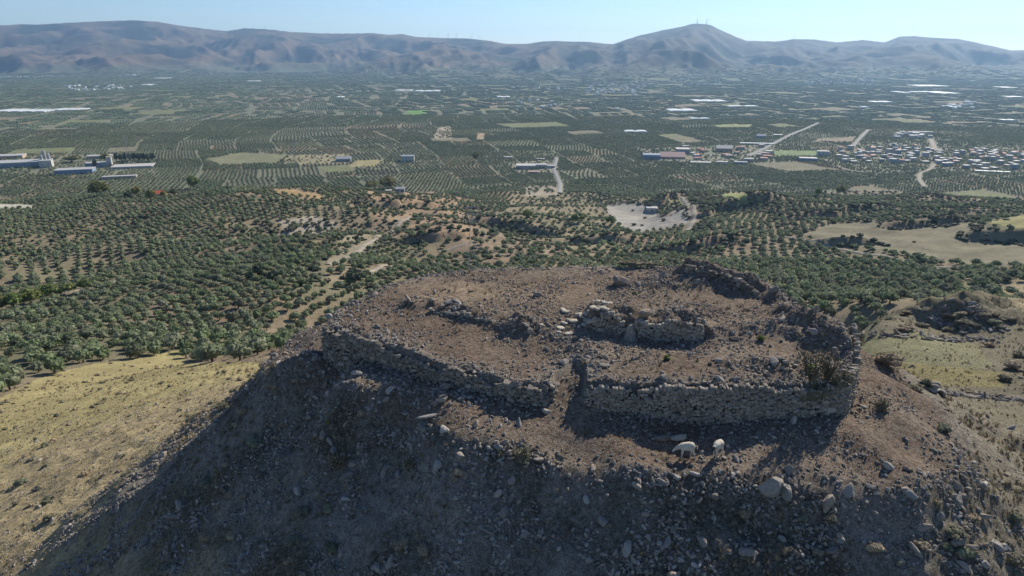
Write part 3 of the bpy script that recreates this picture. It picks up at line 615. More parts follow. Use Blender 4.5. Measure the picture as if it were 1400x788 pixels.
def build_trees():
    nt_ = near_trees(); r = np.hypot(nt_[:, 0], nt_[:, 1]); k = (r > 120) & (r < 960) & (np.abs(np.arctan2(nt_[:, 0], nt_[:, 1])) < R(43)); nt_ = nt_[k]
    x, y, sz = nt_.T; z = H(x, y); u, v = proj(x, y, z); g = np.random.default_rng(35)
    d = zone_density(x, y, z, u, v)
    scr = inside(HILLS_SCRUB, u, v) & (np.hypot(x, y) > 330); d = np.where(scr & (d > .5), .5, d)
    d = d*np.clip(1.12+.55*fbm(x, y, 90, 2, 311), .25, 1)
    # no trees on the steep sides of the ruin hill
    so = sdist(OUTL, x, y); d = np.where((so < 70), 0, d)
    left = (x < 0) & (u < 430) & (v > 470) & (so < 85); d = np.where(left, 0, d)
    back = ((y > 60) & (so < 40)) | ((x > 15) & (np.hypot(x, y) < 235) & (u > 1120)); d = np.where(back, 0, d)
    k = (g.random(len(x)) < d) & off_road(x, y); x, y, z, sz, u, v = x[k], y[k], z[k], sz[k], u[k], v[k]
    r = np.hypot(x, y); sz = sz*g.uniform(.72, 1.18, len(x))*(1+.12*((x > 60) & (r < 600))); rot = g.uniform(0, 6.28, len(x))
    # is it seen at all: nothing of the hill in front
    seen = (u > -15) & (u < 1415) & (v < 800)
    if True:
        tt = np.linspace(.12, .97, 60); blocked = np.zeros(len(x), bool)
        cand = np.nonzero(seen & (r < 420))[0]
        for t in tt: 
            q = cand[~blocked[cand]]; zz = H(x[q]*t, y[q]*t, False); blocked[q[zz > CZ+(z[q]+4-CZ)*t]] = True
        seen &= ~blocked
    order = np.argsort(np.where(seen, r, 1e9)); ind = order[:300]; rest = np.ones(len(x), bool); rest[ind] = False
    protos = {}
    for q in ind:
        zone_left = x[q] < -20
        lab = ('rounded grey-green olive tree in the grove on the slope beyond the golden field' if x[q] < -20 and u[q] < 520 else
               'dark green olive tree in the shaded valley grove behind the right end of the ruin' if u[q] > 900 else 'olive tree in the grove directly behind the platform')
        grp = 'olive trees of the left grove' if 'golden' in lab else ('olive trees of the right valley grove' if 'shaded' in lab else 'olive trees behind the platform')
        if 'golden' in lab:
            band = 'in front rows by the golden field' if r[q] < 205 else 'in middle rows of the left grove' if r[q] < 250 else 'in rear rows of the left grove'
            sect = 'at the far left' if u[q] < 100 else 'near the hill' if u[q] > 320 else 'left of centre'; lab = '%s olive tree %s, %s' % ('large' if sz[q] > 1.05 else 'small' if sz[q] < .85 else 'rounded', band, sect); grp = 'olive trees '+band
        elif 'shaded' in lab:
            sect = 'just past the crumbling back wall' if u[q] < 1130 else 'above the right shoulder' if u[q] < 1270 else 'near the right edge'; lab = '%s olive tree in the right valley grove, %s' % ('large' if sz[q] > 1.15 else 'small' if sz[q] < .95 else 'rounded', sect)
        o = empty('olive_tree', (x[q], y[q], z[q]), rot[q]); s = sz[q]*2.6
        tag(o, lab, 'olive tree', grp)
        c = link('crown', OL_HI[int(g.integers(6))], o, (0, 0, .72*s)); c.scale = (s, s*g.uniform(.9, 1.05), s*g.uniform(.9, 1.1))
        t = link('trunk', TRUNKS[int(g.integers(3))], o); t.scale = (s*.42, s*.42, s*.36)
    x, y, z, sz, rot, r = [a[rest] for a in (x, y, z, sz, rot, r)]
    nearm = r < 430
    P = np.stack([x, y, z], 1)
    s = sz*2.6; S = np.stack([s, s, s], 1)
    RO = np.stack([0*x, 0*x, rot], 1)
    P1 = P[nearm].copy(); P1[:, 2] += s[nearm]*.66
    scatter('olive_grove', P1, RO[nearm], S[nearm], g.integers(0, 6, nearm.sum()), OL_HI, 'olive groves covering the near slopes and the valley behind the hill')
    f = ~nearm; pp, blk = plain_trees()
    px, py = pp[:, 0], pp[:, 1]; pz = H(px, py); pu, pv = proj(px, py, pz); rr = np.hypot(px, py)
    d = zone_density(px, py, pz, pu, pv); k = (rr > 900+40*fbm(px, py, 80, 2, 9)) & (g.random(len(px)) < d) & off_road(px, py) & (np.abs(np.arctan2(px, py)) < R(42)); px, py, pz, ps = px[k], py[k], pz[k], pp[k, 2]
    ps = ps*g.uniform(.75, 1.15, len(px))*2.8
    P2 = np.concatenate([P[f], np.stack([px, py, pz], 1)]); s2 = np.concatenate([s[f], ps]); n2 = len(P2)
    scatter('olive_orchard', P2, np.stack([np.zeros(n2), np.zeros(n2), g.uniform(0, 6.28, n2)], 1), np.stack([s2, s2, s2*.95], 1), g.integers(0, 5, n2), OL_MID, 'olive orchards in rows over the far slopes and the near half of the plain')
    bx, by = blk[:, 0], blk[:, 1]; bz = H(bx, by); bu, bv = proj(bx, by, bz); d = zone_density(bx, by, bz, bu, bv); k = (g.random(len(bx)) < d) & (g.random(len(bx)) < 1-sstep(CZ-185, CZ-60, bz)) & (np.hypot(bx, by) < 8300); n3 = k.sum()
    scatter('distant_orchard', np.stack([bx[k], by[k], bz[k]], 1), np.stack([np.zeros(n3), np.zeros(n3), blk[k, 3]], 1), np.ones((n3, 3))*blk[k, 2:3], g.integers(0, 4, n3), BLOCKS, 'dark patchwork of olive orchards across the far half of the plain')
    print('trees', len(P1), n2, n3, round(time.time()-T0, 1))
    # dark scrub and bushes between the groves
    sx = g.uniform(-520, 620, 60000); sy = g.uniform(110, 1000, 60000); sz_ = H(sx, sy); su, sv = proj(sx, sy, sz_); rr = np.hypot(sx, sy); so = sdist(OUTL, sx, sy)
    m = np.clip(-.15+.7*fbm(sx, sy, 120, 3, 321), 0, .22) + .26*inside(HILLS_SCRUB, su, sv)*np.clip(.5+fbm(sx, sy, 40, 2, 322), 0, 1) + .3*inside([(1010, 268), (1100, 262), (1400, 262), (1400, 290), (1330, 305), (1230, 312), (1110, 305), (1020, 292)], su, sv)
    bank = inside([(1120, 328), (1190, 330), (1180, 346), (1120, 338)], su, sv) | inside([(1225, 300), (1315, 292), (1310, 312), (1230, 312)], su, sv) | inside([(1325, 308), (1400, 322), (1400, 338), (1340, 325)], su, sv) | inside([(895, 280), (985, 270), (1000, 300), (925, 330), (945, 300)], su, sv)
    m = np.where(zone_density(sx, sy, sz_, su, sv) < .3, 0.006, m); m = np.where(bank, 1.2, m)
    for bx, by, h_, w_, L_ in BANKS:
        dd = seg_dist(np.stack([bx, by], 1), sx, sy, False); m = np.where((dd < w_*2.2+3) & (np.arange(len(sx)) % 8 > 0), 1.3, m)
    k = (rr > 190) & (so > 80) & (g.random(len(sx)) < m*.75) & off_road(sx, sy); n = k.sum(); s = g.uniform(1.0, 3.1, n)
    scatter('hillside_scrub', np.stack([sx[k], sy[k], sz_[k]], 1), np.stack([np.zeros(n), np.zeros(n), g.uniform(0, 6.28, n)], 1), np.stack([s, s, s*.8], 1), g.integers(0, 6, n), SCRUB_M, 'dark bushes and scrub growing between the olive plots')
SCRUB_M = [foliage_mesh('scrub_mid', 600+k, M['dark' if k < 4 else 'scrub'], 60, .28, (1, 1, .8), 4, .9, .3, ICO1, .5) for k in range(6)]
build_trees()

# ------------------------------------------------------------------ stone: rocks, walls, rubble
M['rock'] = simple('limestone', (.31, .285, .245), .32, 5, .9, .1, .30, (.22, .175, .135), .5)
M['wallstone'] = simple('wall_limestone', (.30, .265, .215), .35, 5, .9, .1, .3, (.21, .175, .135), .6)
M['slab'] = simple('pale_slab', (.40, .355, .28), .2, 5, .85, .12, .12, None, .3)
def rock_mesh(seed, sub, squash=(1, .8, .62)):
    g = np.random.default_rng(seed); co, f = sub; co = co.copy(); n = len(co)
    for _ in range(9):          # broken faces: push points back to random planes
        d = g.normal(size=3); d /= np.linalg.norm(d); h = g.uniform(.45, .8); k = co@d; co -= np.outer(np.maximum(k-h, 0), d)
    co *= 1.25+g.normal(size=(n, 1))*.04; co *= np.array(squash)*g.uniform(.8, 1.2, 3); return mesh_np('rock', co, f, [M['rock']])
ROCK_S = [rock_mesh(700+k, ICO1) for k in range(6)]
ROCK_B = [rock_mesh(720+k, ICO2) for k in range(8)]
def block_mesh(seed, m=None):
    """a roughly squared masonry block of unit size: 24 points"""
    g = np.random.default_rng(seed); co = []; b = .42
    for sx in (-1, 1):
        for sy in (-1, 1):
            for sz in (-1, 1):
                for ax in range(3):
                    p = np.array([sx, sy, sz], float)*.5; q = p*(1-b*g.uniform(.5, 1.3)); q[ax] = p[ax]*(1-g.uniform(0, .10)); co.append(q)
    co = np.array(co); bm = bmesh.new()
    for c in co: bm.verts.new(c)
    r = bmesh.ops.convex_hull(bm, input=bm.verts); bmesh.ops.delete(bm, geom=[e for e in r['geom_interior'] if isinstance(e, bmesh.types.BMVert)], context='VERTS')
    bm.verts.index_update(); c = np.array([v.co[:] for v in bm.verts]); f = np.array([[v.index for v in q.verts] for q in bm.faces if len(q.verts) == 3]); bm.free()
    return c, f
BLK = [block_mesh(740+k) for k in range(10)]; BLKM = [mesh_np('stone', c, f, [M['wallstone']]) for c, f in BLK]

def masonry(label, line, ztop, zbot, nbig, out=.08, batter=.10, course=.145, seed=1, ragged=.6, cat='ruined wall', depth=.36):
    """a dry rubble wall face: courses of single blocks following a line of (x, y); ztop and zbot are functions of (x, y arrays)"""
    g = np.random.default_rng(seed); L = np.array(line, float); seg = np.diff(L, axis=0); sl = np.hypot(seg[:, 0], seg[:, 1]); cum = np.concatenate([[0], np.cumsum(sl)]); tot = cum[-1]
    mid = np.array([np.interp(tot/2, cum, L[:, 0]), np.interp(tot/2, cum, L[:, 1])]); root = empty('stone_wall', (mid[0], mid[1], float(zbot(mid[:1], mid[1:])[0]))); tag(root, label, cat)
    st = []; ss = np.linspace(0, tot, 60); LX = np.interp(ss, cum, L[:, 0]); LY = np.interp(ss, cum, L[:, 1]); ZT = ztop(LX, LY)-.13+ragged*.5*vnoise(ss*.9, ss*0+seed*3., 5)+.10*vnoise(ss*3, ss*0, 6); ZB = zbot(LX, LY)
    z = float(ZB.min())-.5; zmax = float(ZT.max())+.3; row = 0
    while z < zmax:
        h = course*g.uniform(.8, 1.3); s = g.uniform(0, .3); row += 1
        while s < tot:
            big = g.random() < .12; wd = g.uniform(.26, .46) if big else g.uniform(.10, .26); sc_ = min(s+wd/2, tot); i = min(int(np.searchsorted(cum, sc_, 'right'))-1, len(seg)-1); t = (sc_-cum[i])/sl[i]; p = L[i]+seg[i]*t; d = seg[i]/sl[i]; nr = np.array([d[1], -d[0]])
            hh = h*(g.uniform(1.3, 1.9) if big else g.uniform(.8, 1.35)); zz = z+h/2+.11*math.sin(s*1.1+seed+row*.35)+g.normal()*.03; zt = float(np.interp(sc_, ss, ZT)); zb = float(np.interp(sc_, ss, ZB))
            if zb-.3 < zz < zt+.02 and g.random() > .04:
                o_ = out+batter*(zt-zz)*.35+g.normal()*.035; st.append((p[0]+nr[0]*o_, p[1]+nr[1]*o_, zz, math.atan2(d[1], d[0])+g.normal()*.16, wd*g.uniform(1.0, 1.18), depth*g.uniform(.75, 1.2), hh, g.normal()*.38, int(g.integers(10))))
            s += wd*.97
        z += h*.93
    st.sort(key=lambda q: -q[4]*q[6]); cs, fs, k = [], [], 0
    for j, (px, py, pz, rz, a, b, c, tl, vi) in enumerate(st):
        if j < nbig:
            o = link('stone', BLKM[vi], root); o.location = (px-root.location[0], py-root.location[1], pz-root.location[2]); o.rotation_euler = (tl, tl*.7, rz); o.scale = (a, b, c)
        else:
            co, f = BLK[vi]; mm = np.array(Euler((tl, tl*.7, rz)).to_matrix()); q = (co*np.array([a, b, c]))@mm.T+np.array([px, py, pz])-np.array(root.location[:]); cs.append(q); fs.append(f+k); k += len(q)
    if cs: o = link('small_stones', mesh_np('small_stones', np.concatenate(cs), np.concatenate(fs), [M['wallstone']]), root); o['kind'] = 'stuff'
    return root
def off_line(dx, dy):
    return lambda x, y: H(np.asarray(x)+dx, np.asarray(y)+dy)
masonry('long grey rubble wall along the front right edge of the platform, behind the two sheep', [(3.7, 31.9), (7, 31.75), (10.5, 31.6), (14, 31.8), (17.3, 32.0)], off_line(0, .75), off_line(0, -.55), 290, seed=3)
masonry('return of the rubble wall round the right front corner of the platform', [(17.3, 32.0), (18.4, 33.5), (19.3, 35.0), (20.2, 37.6)], off_line(-.75, .2), off_line(.6, -.2), 60, seed=4)
masonry('broken rubble wall along the front left edge of the platform, left of the gap', [(-11.8, 39.2), (-8, 37.0), (-3.6, 34.3), (-.8, 33.0), (1.9, 31.8)], off_line(.35, .7), off_line(-.3, -.5), 280, seed=5, ragged=1.1)
masonry('short rubble wall end facing the gap in the front of the platform', [(1.9, 31.8), (2.25, 33.0)], off_line(-.7, .1), off_line(.4, -.3), 12, seed=6)
masonry('low ruined inner wall with a shaded face in the middle of the platform', [(4.9, 39.0), (7.6, 38.6), (10.6, 38.0), (11.4, 37.9)], off_line(0, .4), off_line(0, -.35), 60, out=.02, seed=7, ragged=1.2, course=.17, cat='ruined wall', depth=.3)
masonry('crumbling wall fragment standing at the back right edge of the platform', [(12.9, 48.8), (15.4, 47.2), (17.3, 44.6)], off_line(.35, .35), off_line(-.75, -.75), 70, out=.45, seed=8, course=.2)
masonry('low broken terrace wall across the left of the platform', [(-5.6, 42.6), (-4.2, 42.2), (-1.5, 40.7), (0.4, 39.5)], off_line(.1, .4), off_line(-.3, -.8), 40, out=.35, seed=9, course=.16, ragged=.6)

MARKS = [(765, 560, 'below the gap in the front wall'), (600, 560, 'below the middle of the left wall'), (450, 480, 'below the far left end of the wall'), (350, 540, 'near the top of the left shadow edge'), (200, 700, 'low on the left flank'), (330, 740, 'near the bottom left of the shaded slope'), (520, 700, 'on the lower middle of the shaded slope'),
         (700, 700, 'near the bottom centre of the picture'), (850, 680, 'below and left of the sheep'), (955, 670, 'directly below the two sheep'), (950, 740, 'at the bottom edge below the sheep'), (1060, 660, 'beside the largest boulder on the slope edge'), (1080, 745, 'at the bottom edge below the largest boulder'), (1180, 680, 'on the slope below the lit shoulder'), (1250, 750, 'near the bottom right corner'), (1330, 650, 'on the right edge of the hill'),
         (1290, 560, 'on the outer right shoulder'), (1190, 560, 'just right of the wall corner'), (1140, 470, 'in the heap at the right end of the platform'), (1040, 400, 'beside the crumbling back right wall'), (960, 385, 'near the back edge right of the lone boulder'), (870, 430, 'on the inner ruin'), (890, 480, 'in front of the inner ruin'), (1000, 460, 'right of the inner ruin'), (1050, 500, 'behind the right part of the front wall'), (880, 515, 'on the rim of the front right wall'),
         (790, 470, 'in the rubble line left of the inner ruin'), (700, 470, 'in the middle of the left half of the platform'), (560, 430, 'by the low broken terrace wall'), (480, 440, 'at the left corner of the platform'), (620, 500, 'on the rim of the front left wall'), (730, 520, 'on the wall rim beside the gap'), (650, 390, 'on the back left of the platform'), (780, 390, 'on the back centre of the platform')]
def rock_words(u, v, s, a, b):
    m = min(MARKS, key=lambda k: (k[0]-u)**2+1.6*(k[1]-v)**2)[2]; w_ = 'large blocky' if s > .33 else 'medium grey' if s > .24 else 'smaller'
    return '%s limestone rock %s' % (w_, m), 'limestone rocks '+m
def field_mask(u, v):
    return inside([(1165, 458), (1330, 466), (1372, 500), (1400, 525), (1400, 700), (1340, 640), (1262, 545), (1215, 505), (1172, 478)], u, v)
def place_stones():
    g = np.random.default_rng(41); n = 900000
    x = g.uniform(-75, 62, n); y = g.uniform(22, 92, n); r = np.hypot(x, y)
    th = np.abs(np.arctan2(x, y)); keep = (th < R(46)) & (g.random(n) < np.where(r < 62, 1, .5)); x, y = x[keep], y[keep]
    s = sdist(PLAT, x, y); so = sdist(OUTL, x, y); A0 = 137*70/900000.           # m2 per candidate
    dl = np.full(len(x), 9.)
    for line, hw, hh in RUB: dl = np.minimum(dl, seg_dist(line, x, y, False)/hw)
    inr = (x > 4) & (x < 13) & (y > 35.6) & (y < 41.5)
    patch = np.clip(.5+1.1*fbm(x, y, 2.2, 3, 401), 0, 1.3); patch2 = np.clip(.3+1.3*fbm(x, y, 1.1, 2, 402), 0, 1.4)
    platf = (s < 0)
    # number of stones per m2, by size class
    small = np.where(platf, 36*patch, np.where(so < 0, 32*patch, 40*patch2)); med = np.where(platf, 4.5*patch, np.where(so < 0, 3*patch, 26*patch2)); big = np.where(platf, .08, np.where(so < 0, .04, 1.6*patch2))
    rim = np.exp(-((s+.45)/.5)**2)*(.3+patch2); med = med+rim*10; big = big+rim*1.0; small = small+rim*8
    rb = np.exp(-dl**2*1.1)*platf*(.3+patch2); med = med+rb*9; big = big+rb*2.2; small = small+rb*8
    med = med+inr*5*patch2; big = big+inr*.8*patch2
    foot = np.exp(-((s-.5)/.5)**2)*(x < 20)*(y < 40); med = med+foot*8*patch2; big = big+foot*.8*patch2; 
    lf = np.exp(-((s-1.0)/1.2)**2)*(x < 0)*(y < 40); med = med+lf*13; big = big+lf*1.8
    front = np.exp(-((so-.9)/1.4)**2); med = med+front*6; big = big+front*1.5
    az = np.arctan2(x-3, 42-y); away = sstep(6, 18, so); leftf = sstep(13, 22, so)*(az < -.5)
    small = small*(1-.45*leftf)*(1-.7*sstep(26, 38, so)*(az < -.5)); med = med*(1-.86*leftf); big = big*(1-.9*leftf)
    rightf = away*(az > .9); fr_ = sstep(14, 24, so)*rightf; small = small*(1-.4*rightf)*(1-.4*fr_); med = med*(1-.8*rightf)*(1-.6*fr_); big = big*(1-.9*rightf)*(1-.95*fr_)
    scr = (so > .5)*(so < 10)*(az < -.35); med = med*(1-.1*scr); big = big*(1-.35*scr)
    bk = sstep(45, 52, y)*(so < 3); small = small*(1+.3*bk)
    t = g.random(len(x)); sizes = np.zeros(len(x)); pb = big*A0; pm = med*A0; ps = small*A0*1.0
    isb = t < pb; ism = (t >= pb) & (t < pb+pm); iss = (t >= pb+pm) & (t < pb+pm+ps)
    uu = g.random(len(x)); sizes[isb] = .12+.22*uu[isb]**3; sizes[ism] = .065+.09*uu[ism]; sizes[iss] = .028+.045*uu[iss]
    k = (sizes > 0) & ((s > .25) | (s < -.1) | (y > 42)); x, y, s, so, sizes, az = x[k], y[k], s[k], so[k], sizes[k], az[k]
    k = ~((np.hypot(x, y) > 55) & (sizes < .05)); x, y, s, so, sizes, az = x[k], y[k], s[k], so[k], sizes[k], az[k]
    z = H(x, y)+sizes*.18; u, v = proj(x, y, z); fld = field_mask(u, v) & (g.random(len(x)) < .93); x, y, s, so, sizes, az, z, u, v = [q_[~fld] for q_ in (x, y, s, so, sizes, az, z, u, v)]; rot = np.stack([g.normal(size=len(x))*.5, g.normal(size=len(x))*.5, g.uniform(0, 6.28, len(x))], 1)
    SC = np.stack([sizes, sizes*g.uniform(.7, 1, len(x)), sizes*g.uniform(.7, 1.1, len(x))], 1)
    seen = (u > 0) & (u < 1400) & (v > 0) & (v < 788); app = np.where(seen, sizes/np.hypot(x, y), 0); order = np.argsort(-app); ind = order[:270]; rest = np.ones(len(x), bool); rest[ind] = False
    for q in ind:
        if s[q] < 0 and dl_line(x[q], y[q]): a, b = 'grey limestone rock in the heaped rubble lines across the platform', 'rocks in the rubble lines on the platform'
        elif s[q] < 0: a, b = 'loose grey rock lying on the reddish soil of the platform', 'loose rocks on the platform'
        elif so[q] < 0: a, b = 'rock on the level ground between the walls and the steep slope', 'rocks at the foot of the walls'
        elif az[q] < -.45: a, b = 'rock on the shaded left flank of the hill', 'rocks on the left flank'
        elif az[q] > .75: a, b = 'weathered rock on the right flank of the hill', 'rocks on the right flank'
        else: a, b = 'grey rock jutting from the steep rubble slope below the sheep', 'rocks on the steep front slope'
        a, b = rock_words(u[q], v[q], sizes[q], a, b)
        o = link('rock', ROCK_B[int(g.integers(8))]); o.location = (x[q], y[q], z[q]); o.rotation_euler = rot[q]; o.scale = SC[q]*1.0; tag(o, a, 'rock', b)
    P = np.stack([x, y, z], 1)[rest]; scatter('rubble', P, rot[rest], SC[rest], g.integers(0, 6, rest.sum()), ROCK_S, 'loose stones and gravel scattered over the hilltop and its slopes')
    print('stones', rest.sum(), round(time.time()-T0, 1))
def dl_line(px, py):
    X_, Y_ = np.array([px]), np.array([py]); return any(seg_dist(l, X_, Y_, False)[0] < hw*1.1 for l, hw, hh in RUB)
place_stones()
def right_outcrop():
    """rocky outcrop and stone lines on the ground beyond the right shoulder"""
    g = np.random.default_rng(47); n = 60000; x = g.uniform(25, 140, n); y = g.uniform(35, 150, n); z = H(x, y); u, v = proj(x, y, z); r = np.hypot(x, y)
    d = .012*np.clip(.4+fbm(x, y, 14, 3, 431), 0, 1); gx = inside([(1150, 460), (1330, 466), (1370, 505), (1150, 490)], u, v)
    d = np.where(gx, .012, d); d = np.where(inside([(1262, 436), (1285, 418), (1330, 412), (1365, 430), (1380, 452), (1300, 458)], u, v), 1.1, d)
    d = np.where(inside([(1300, 470), (1400, 455), (1500, 480), (1500, 560), (1360, 520), (1345, 490)], u, v), .45*np.clip(.3+2*fbm(x, y, 7, 2, 432), 0, 1.5), d)
    for l in ([(1160, 458), (1230, 459), (1310, 466), (1370, 462)], [(1245, 528), (1300, 538)], [(1310, 540), (1400, 548), (1480, 552)]):
        dd = seg_dist(l, u, v, False); d = np.where(dd < 3.2, .9, d)
    k = (g.random(n) < d) & (r > 50); x, y, z = x[k], y[k], z[k]; m = len(x); s = .09+.38*g.random(m)**3
    scatter('outcrop_stones', np.stack([x, y, z+s*.15], 1), np.stack([g.normal(size=m)*.4, g.normal(size=m)*.4, g.uniform(0, 6.28, m)], 1), np.stack([s*1.3, s, s], 1), g.integers(0, 8, m), ROCK_B, 'weathered stones of the rocky outcrop and field edges beyond the right shoulder')
right_outcrop()
def big_rock(u, v, size, label, squash=(1, 1, 1), rz=0., mi=0, sink=.2, m=None, tilt=0.):
    x, y, z = hit(u, v); me = ROCK_B[mi]
    if m: me = me.copy(); me.materials[0] = m
    o = link('boulder', me, None, (x, y, z+size*.5*(1-sink))); o.scale = np.array(squash)*size; o.rotation_euler = (tilt, 0, rz); tag(o, label, 'boulder')
big_rock(1052, 672, .66, 'largest pale boulder on the edge of the steep slope, right of the sheep', (1, .8, 1.1), .4, 1)
big_rock(1076, 676, .45, 'boulder leaning against the largest pale boulder right of the sheep', (.8, .7, 1.3), 1.4, 3)
big_rock(848, 390, .62, 'lone grey boulder near the back edge of the platform', (1, .9, 1), .2, 2)
big_rock(880, 434, .42, 'highest dark block on top of the inner ruin', (1, .8, 1.2), .7, 4, -.3)
big_rock(905, 602, .30, 'pale stone lying alone in the wall shadow left of the sheep', (1, .8, .9), 0, 5)
big_rock(927, 602, .36, 'flat bluish stone in the wall shadow just above the left sheep', (1.3, .7, .6), .3, 6)
big_rock(588, 572, .34, 'flat pale stone on the shaded slope below the left wall', (1.5, .8, .6), .2, 7)
big_rock(1130, 695, .55, 'tall tilted rock in the upper row of the front slope, right of the large boulder', (.7, .6, 1.4), 1, 0, .1, None, .3)
big_rock(1310, 745, .36, 'squared pale rock near the bottom right corner', (1, .8, 1), .3, 5)
big_rock(1020, 760, .32, 'pale rounded rock near the bottom edge below the sheep', (1.3, .8, .8), .1, 2)
def cone_stone():
    x, y, z = hit(861, 464); g = np.random.default_rng(5); bm = bmesh.new(); bmesh.ops.create_cone(bm, segments=7, radius1=.46, radius2=.10, depth=1.0, cap_ends=True)
    bmesh.ops.subdivide_edges(bm, edges=bm.edges[:], cuts=1)
    for q in bm.verts: q.co += Vector(g.normal(size=3)*.035)
    me = bpy.data.meshes.new('standing_stone'); bm.to_mesh(me); bm.free(); me.materials.append(M['wallstone']); o = link('standing_stone', me, None, (x, y, z+.42)); tag(o, 'pointed pale stone standing in the hollow before the inner ruin', 'stone')
cone_stone()
def paving():
    g = np.random.default_rng(6); x0, y0, z0 = hit(795, 440); root = empty('paved_floor', (x0, y0, z0)); tag(root, 'patch of flat pale paving slabs left of the inner ruin', 'paving'); c, f = block_mesh(77)
    me = mesh_np('slab', c, f, [M['slab']])
    for i in range(34):
        dx, dy = g.normal()*1.0, g.normal()*.9; s = g.uniform(.25, .55); zz = float(H(np.array([x0+dx]), np.array([y0+dy]))[0]); o = link('slab', me, root, (dx, dy, zz-z0+.05)); o.scale = (s, s*g.uniform(.6, .9), .16); o.rotation_euler = (g.normal()*.06, g.normal()*.06, g.uniform(0, 3))
paving()

# ------------------------------------------------------------------ low plants on the hill
def tuft_mesh(seed, m, n=16, h=1.):
    g = np.random.default_rng(seed); cs, fs = [], []
    for i in range(n):
        a = g.uniform(0, 6.28); l = g.uniform(.2, .8); b = g.normal(size=2)*.12; w_ = .05; t = np.array([b[0]+math.cos(a)*l, b[1]+math.sin(a)*l, h*g.uniform(.4, 1.)]); p = np.array([-math.sin(a)*w_, math.cos(a)*w_, 0]); q = np.array([b[0], b[1], -.05])
        cs += [q-p, q+p, t]; fs.append((3*i, 3*i+1, 3*i+2))
    return mesh_np('tuft', np.array(cs), np.array(fs), [m])
TUFTS = [tuft_mesh(800+k, M['drygrass'] if k % 3 else M['scrub']) for k in range(6)]
M['cushion'] = simple('thorny_cushion', (.19, .165, .11), .35, 4, .9, .1, .25, (.13, .14, .085))
M['cushion_dry'] = simple('dry_cushion', (.30, .23, .15), .3, 4, .9, .1, .2, (.24, .19, .12))
CUSH = [foliage_mesh('foliage', 820+k, M['cushion' if k % 2 else 'cushion_dry'], 260, .085, (1, 1, .7), 7, .80, 0, ICO1, .5) for k in range(6)]
CUSH_LO = [foliage_mesh('cushion_small', 840+k, M['cushion' if k % 2 else 'cushion_dry'], 50, .16, (1, 1, .7), 3, .75, .1, ICO1, .4) for k in range(5)]
def plants():
    g = np.random.default_rng(43); n = 260000; x = g.uniform(-110, 95, n); y = g.uniform(22, 150, n); so = sdist(OUTL, x, y); s = sdist(PLAT, x, y); az = np.arctan2(x-3, 42-y); r = np.hypot(x, y)
    p = np.clip(.5+1.3*fbm(x, y, 3.0, 3, 411), 0, 1.3); d = np.where(so > .8, .55*p, np.where(s < 0, .10*p, .06*p)); 
    gold = sstep(8, 16, so)*(az < -.55); d = d*(1-.88*gold); d = d*(1-.8*sstep(14, 24, so)*(az > .9)); k = (g.random(n) < d) & (np.abs(np.arctan2(x, y)) < R(46)) & (r > 25); x, y, r, gold = x[k], y[k], r[k], gold[k]; m = len(x)
    h = g.uniform(.08, .26, m)*(1+r/160); scatter('dry_grass', np.stack([x, y, H(x, y)], 1), np.stack([g.normal(size=m)*.2, g.normal(size=m)*.2, g.uniform(0, 6.28, m)], 1), np.stack([h*1.2, h*1.2, h], 1), g.integers(0, 6, m), TUFTS, 'tufts of dry grass on the slopes of the hill')
    n = 80000; x = g.uniform(-120, 110, n); y = g.uniform(20, 170, n); so = sdist(OUTL, x, y); az = np.arctan2(x-3, 42-y); r = np.hypot(x, y)
    p = np.clip(-.1+1.5*fbm(x, y, 7, 3, 412), 0, 1); d = np.where(so > .6, .55*p, 0); d = np.where((so > 12) & (az < -.5), .015+.06*p, d); d = np.where((so > 16) & (az > .9), .02*p, d); k = (g.random(n) < d) & (r > 25) & (np.abs(np.arctan2(x, y)) < R(46)); x, y, r = x[k], y[k], r[k]; z = H(x, y); u, v = proj(x, y, z); k = ~(field_mask(u, v) & (g.random(len(x)) < .9)); x, y, r = x[k], y[k], r[k]; m = len(x); z = H(x, y); sz = (.12+.40*g.random(m)**2)*(1+r/160); u, v = proj(x, y, z)
    app = np.where((u > 0) & (u < 1400) & (v < 788) & (v > 430), sz/r, 0); order = np.argsort(-app); ind = order[:130]; rest = np.ones(m, bool); rest[ind] = False
    for q in ind:
        a_, so_ = math.atan2(x[q]-3, 42-y[q]), 0
        lab, grp = (('low thorny cushion shrub on the shaded front slope', 'cushion shrubs on the front slope') if abs(a_) < .7 else ('low cushion shrub on the left flank of the hill', 'cushion shrubs on the left flank') if a_ < 0 else ('low olive-brown cushion shrub on the right flank of the hill', 'cushion shrubs on the right flank'))
        mk = min(MARKS, key=lambda k: (k[0]-u[q])**2+1.6*(k[1]-v[q])**2)[2]; lab = ('rounded' if sz[q] > .3 else 'small')+' thorny cushion shrub '+mk; grp = 'cushion shrubs '+mk
        o = link('cushion_shrub', CUSH[int(g.integers(6))], None, (x[q], y[q], z[q]+sz[q]*.15)); o.scale = (sz[q], sz[q], sz[q]*.95); o.rotation_euler = (0, 0, g.uniform(0, 6.28)); tag(o, lab, 'shrub', grp)
    x, y, z, sz = x[rest], y[rest], z[rest], sz[rest]; m = len(x); scatter('low_scrub', np.stack([x, y, z], 1), np.stack([0*x, 0*x, g.uniform(0, 6.28, m)], 1), np.stack([sz, sz, sz], 1), g.integers(0, 5, m), CUSH_LO, 'low thorny scrub spread over the slopes of the hill')
    print('plants', m, round(time.time()-T0, 1))
plants()
def shrub(u, v, rad, label, m='cushion', squash=(1, 1, .8), seed=1, name='shrub', nl=420, ls=.07):
    x, y, z = hit(u, v); me = foliage_mesh('foliage', 900+seed, M[m], nl, ls, squash, 9, .72, 0, ICO1, .6); o = link(name, me, None, (x, y, z+rad*.3)); o.scale = (rad, rad, rad); tag(o, label, 'shrub'); return o
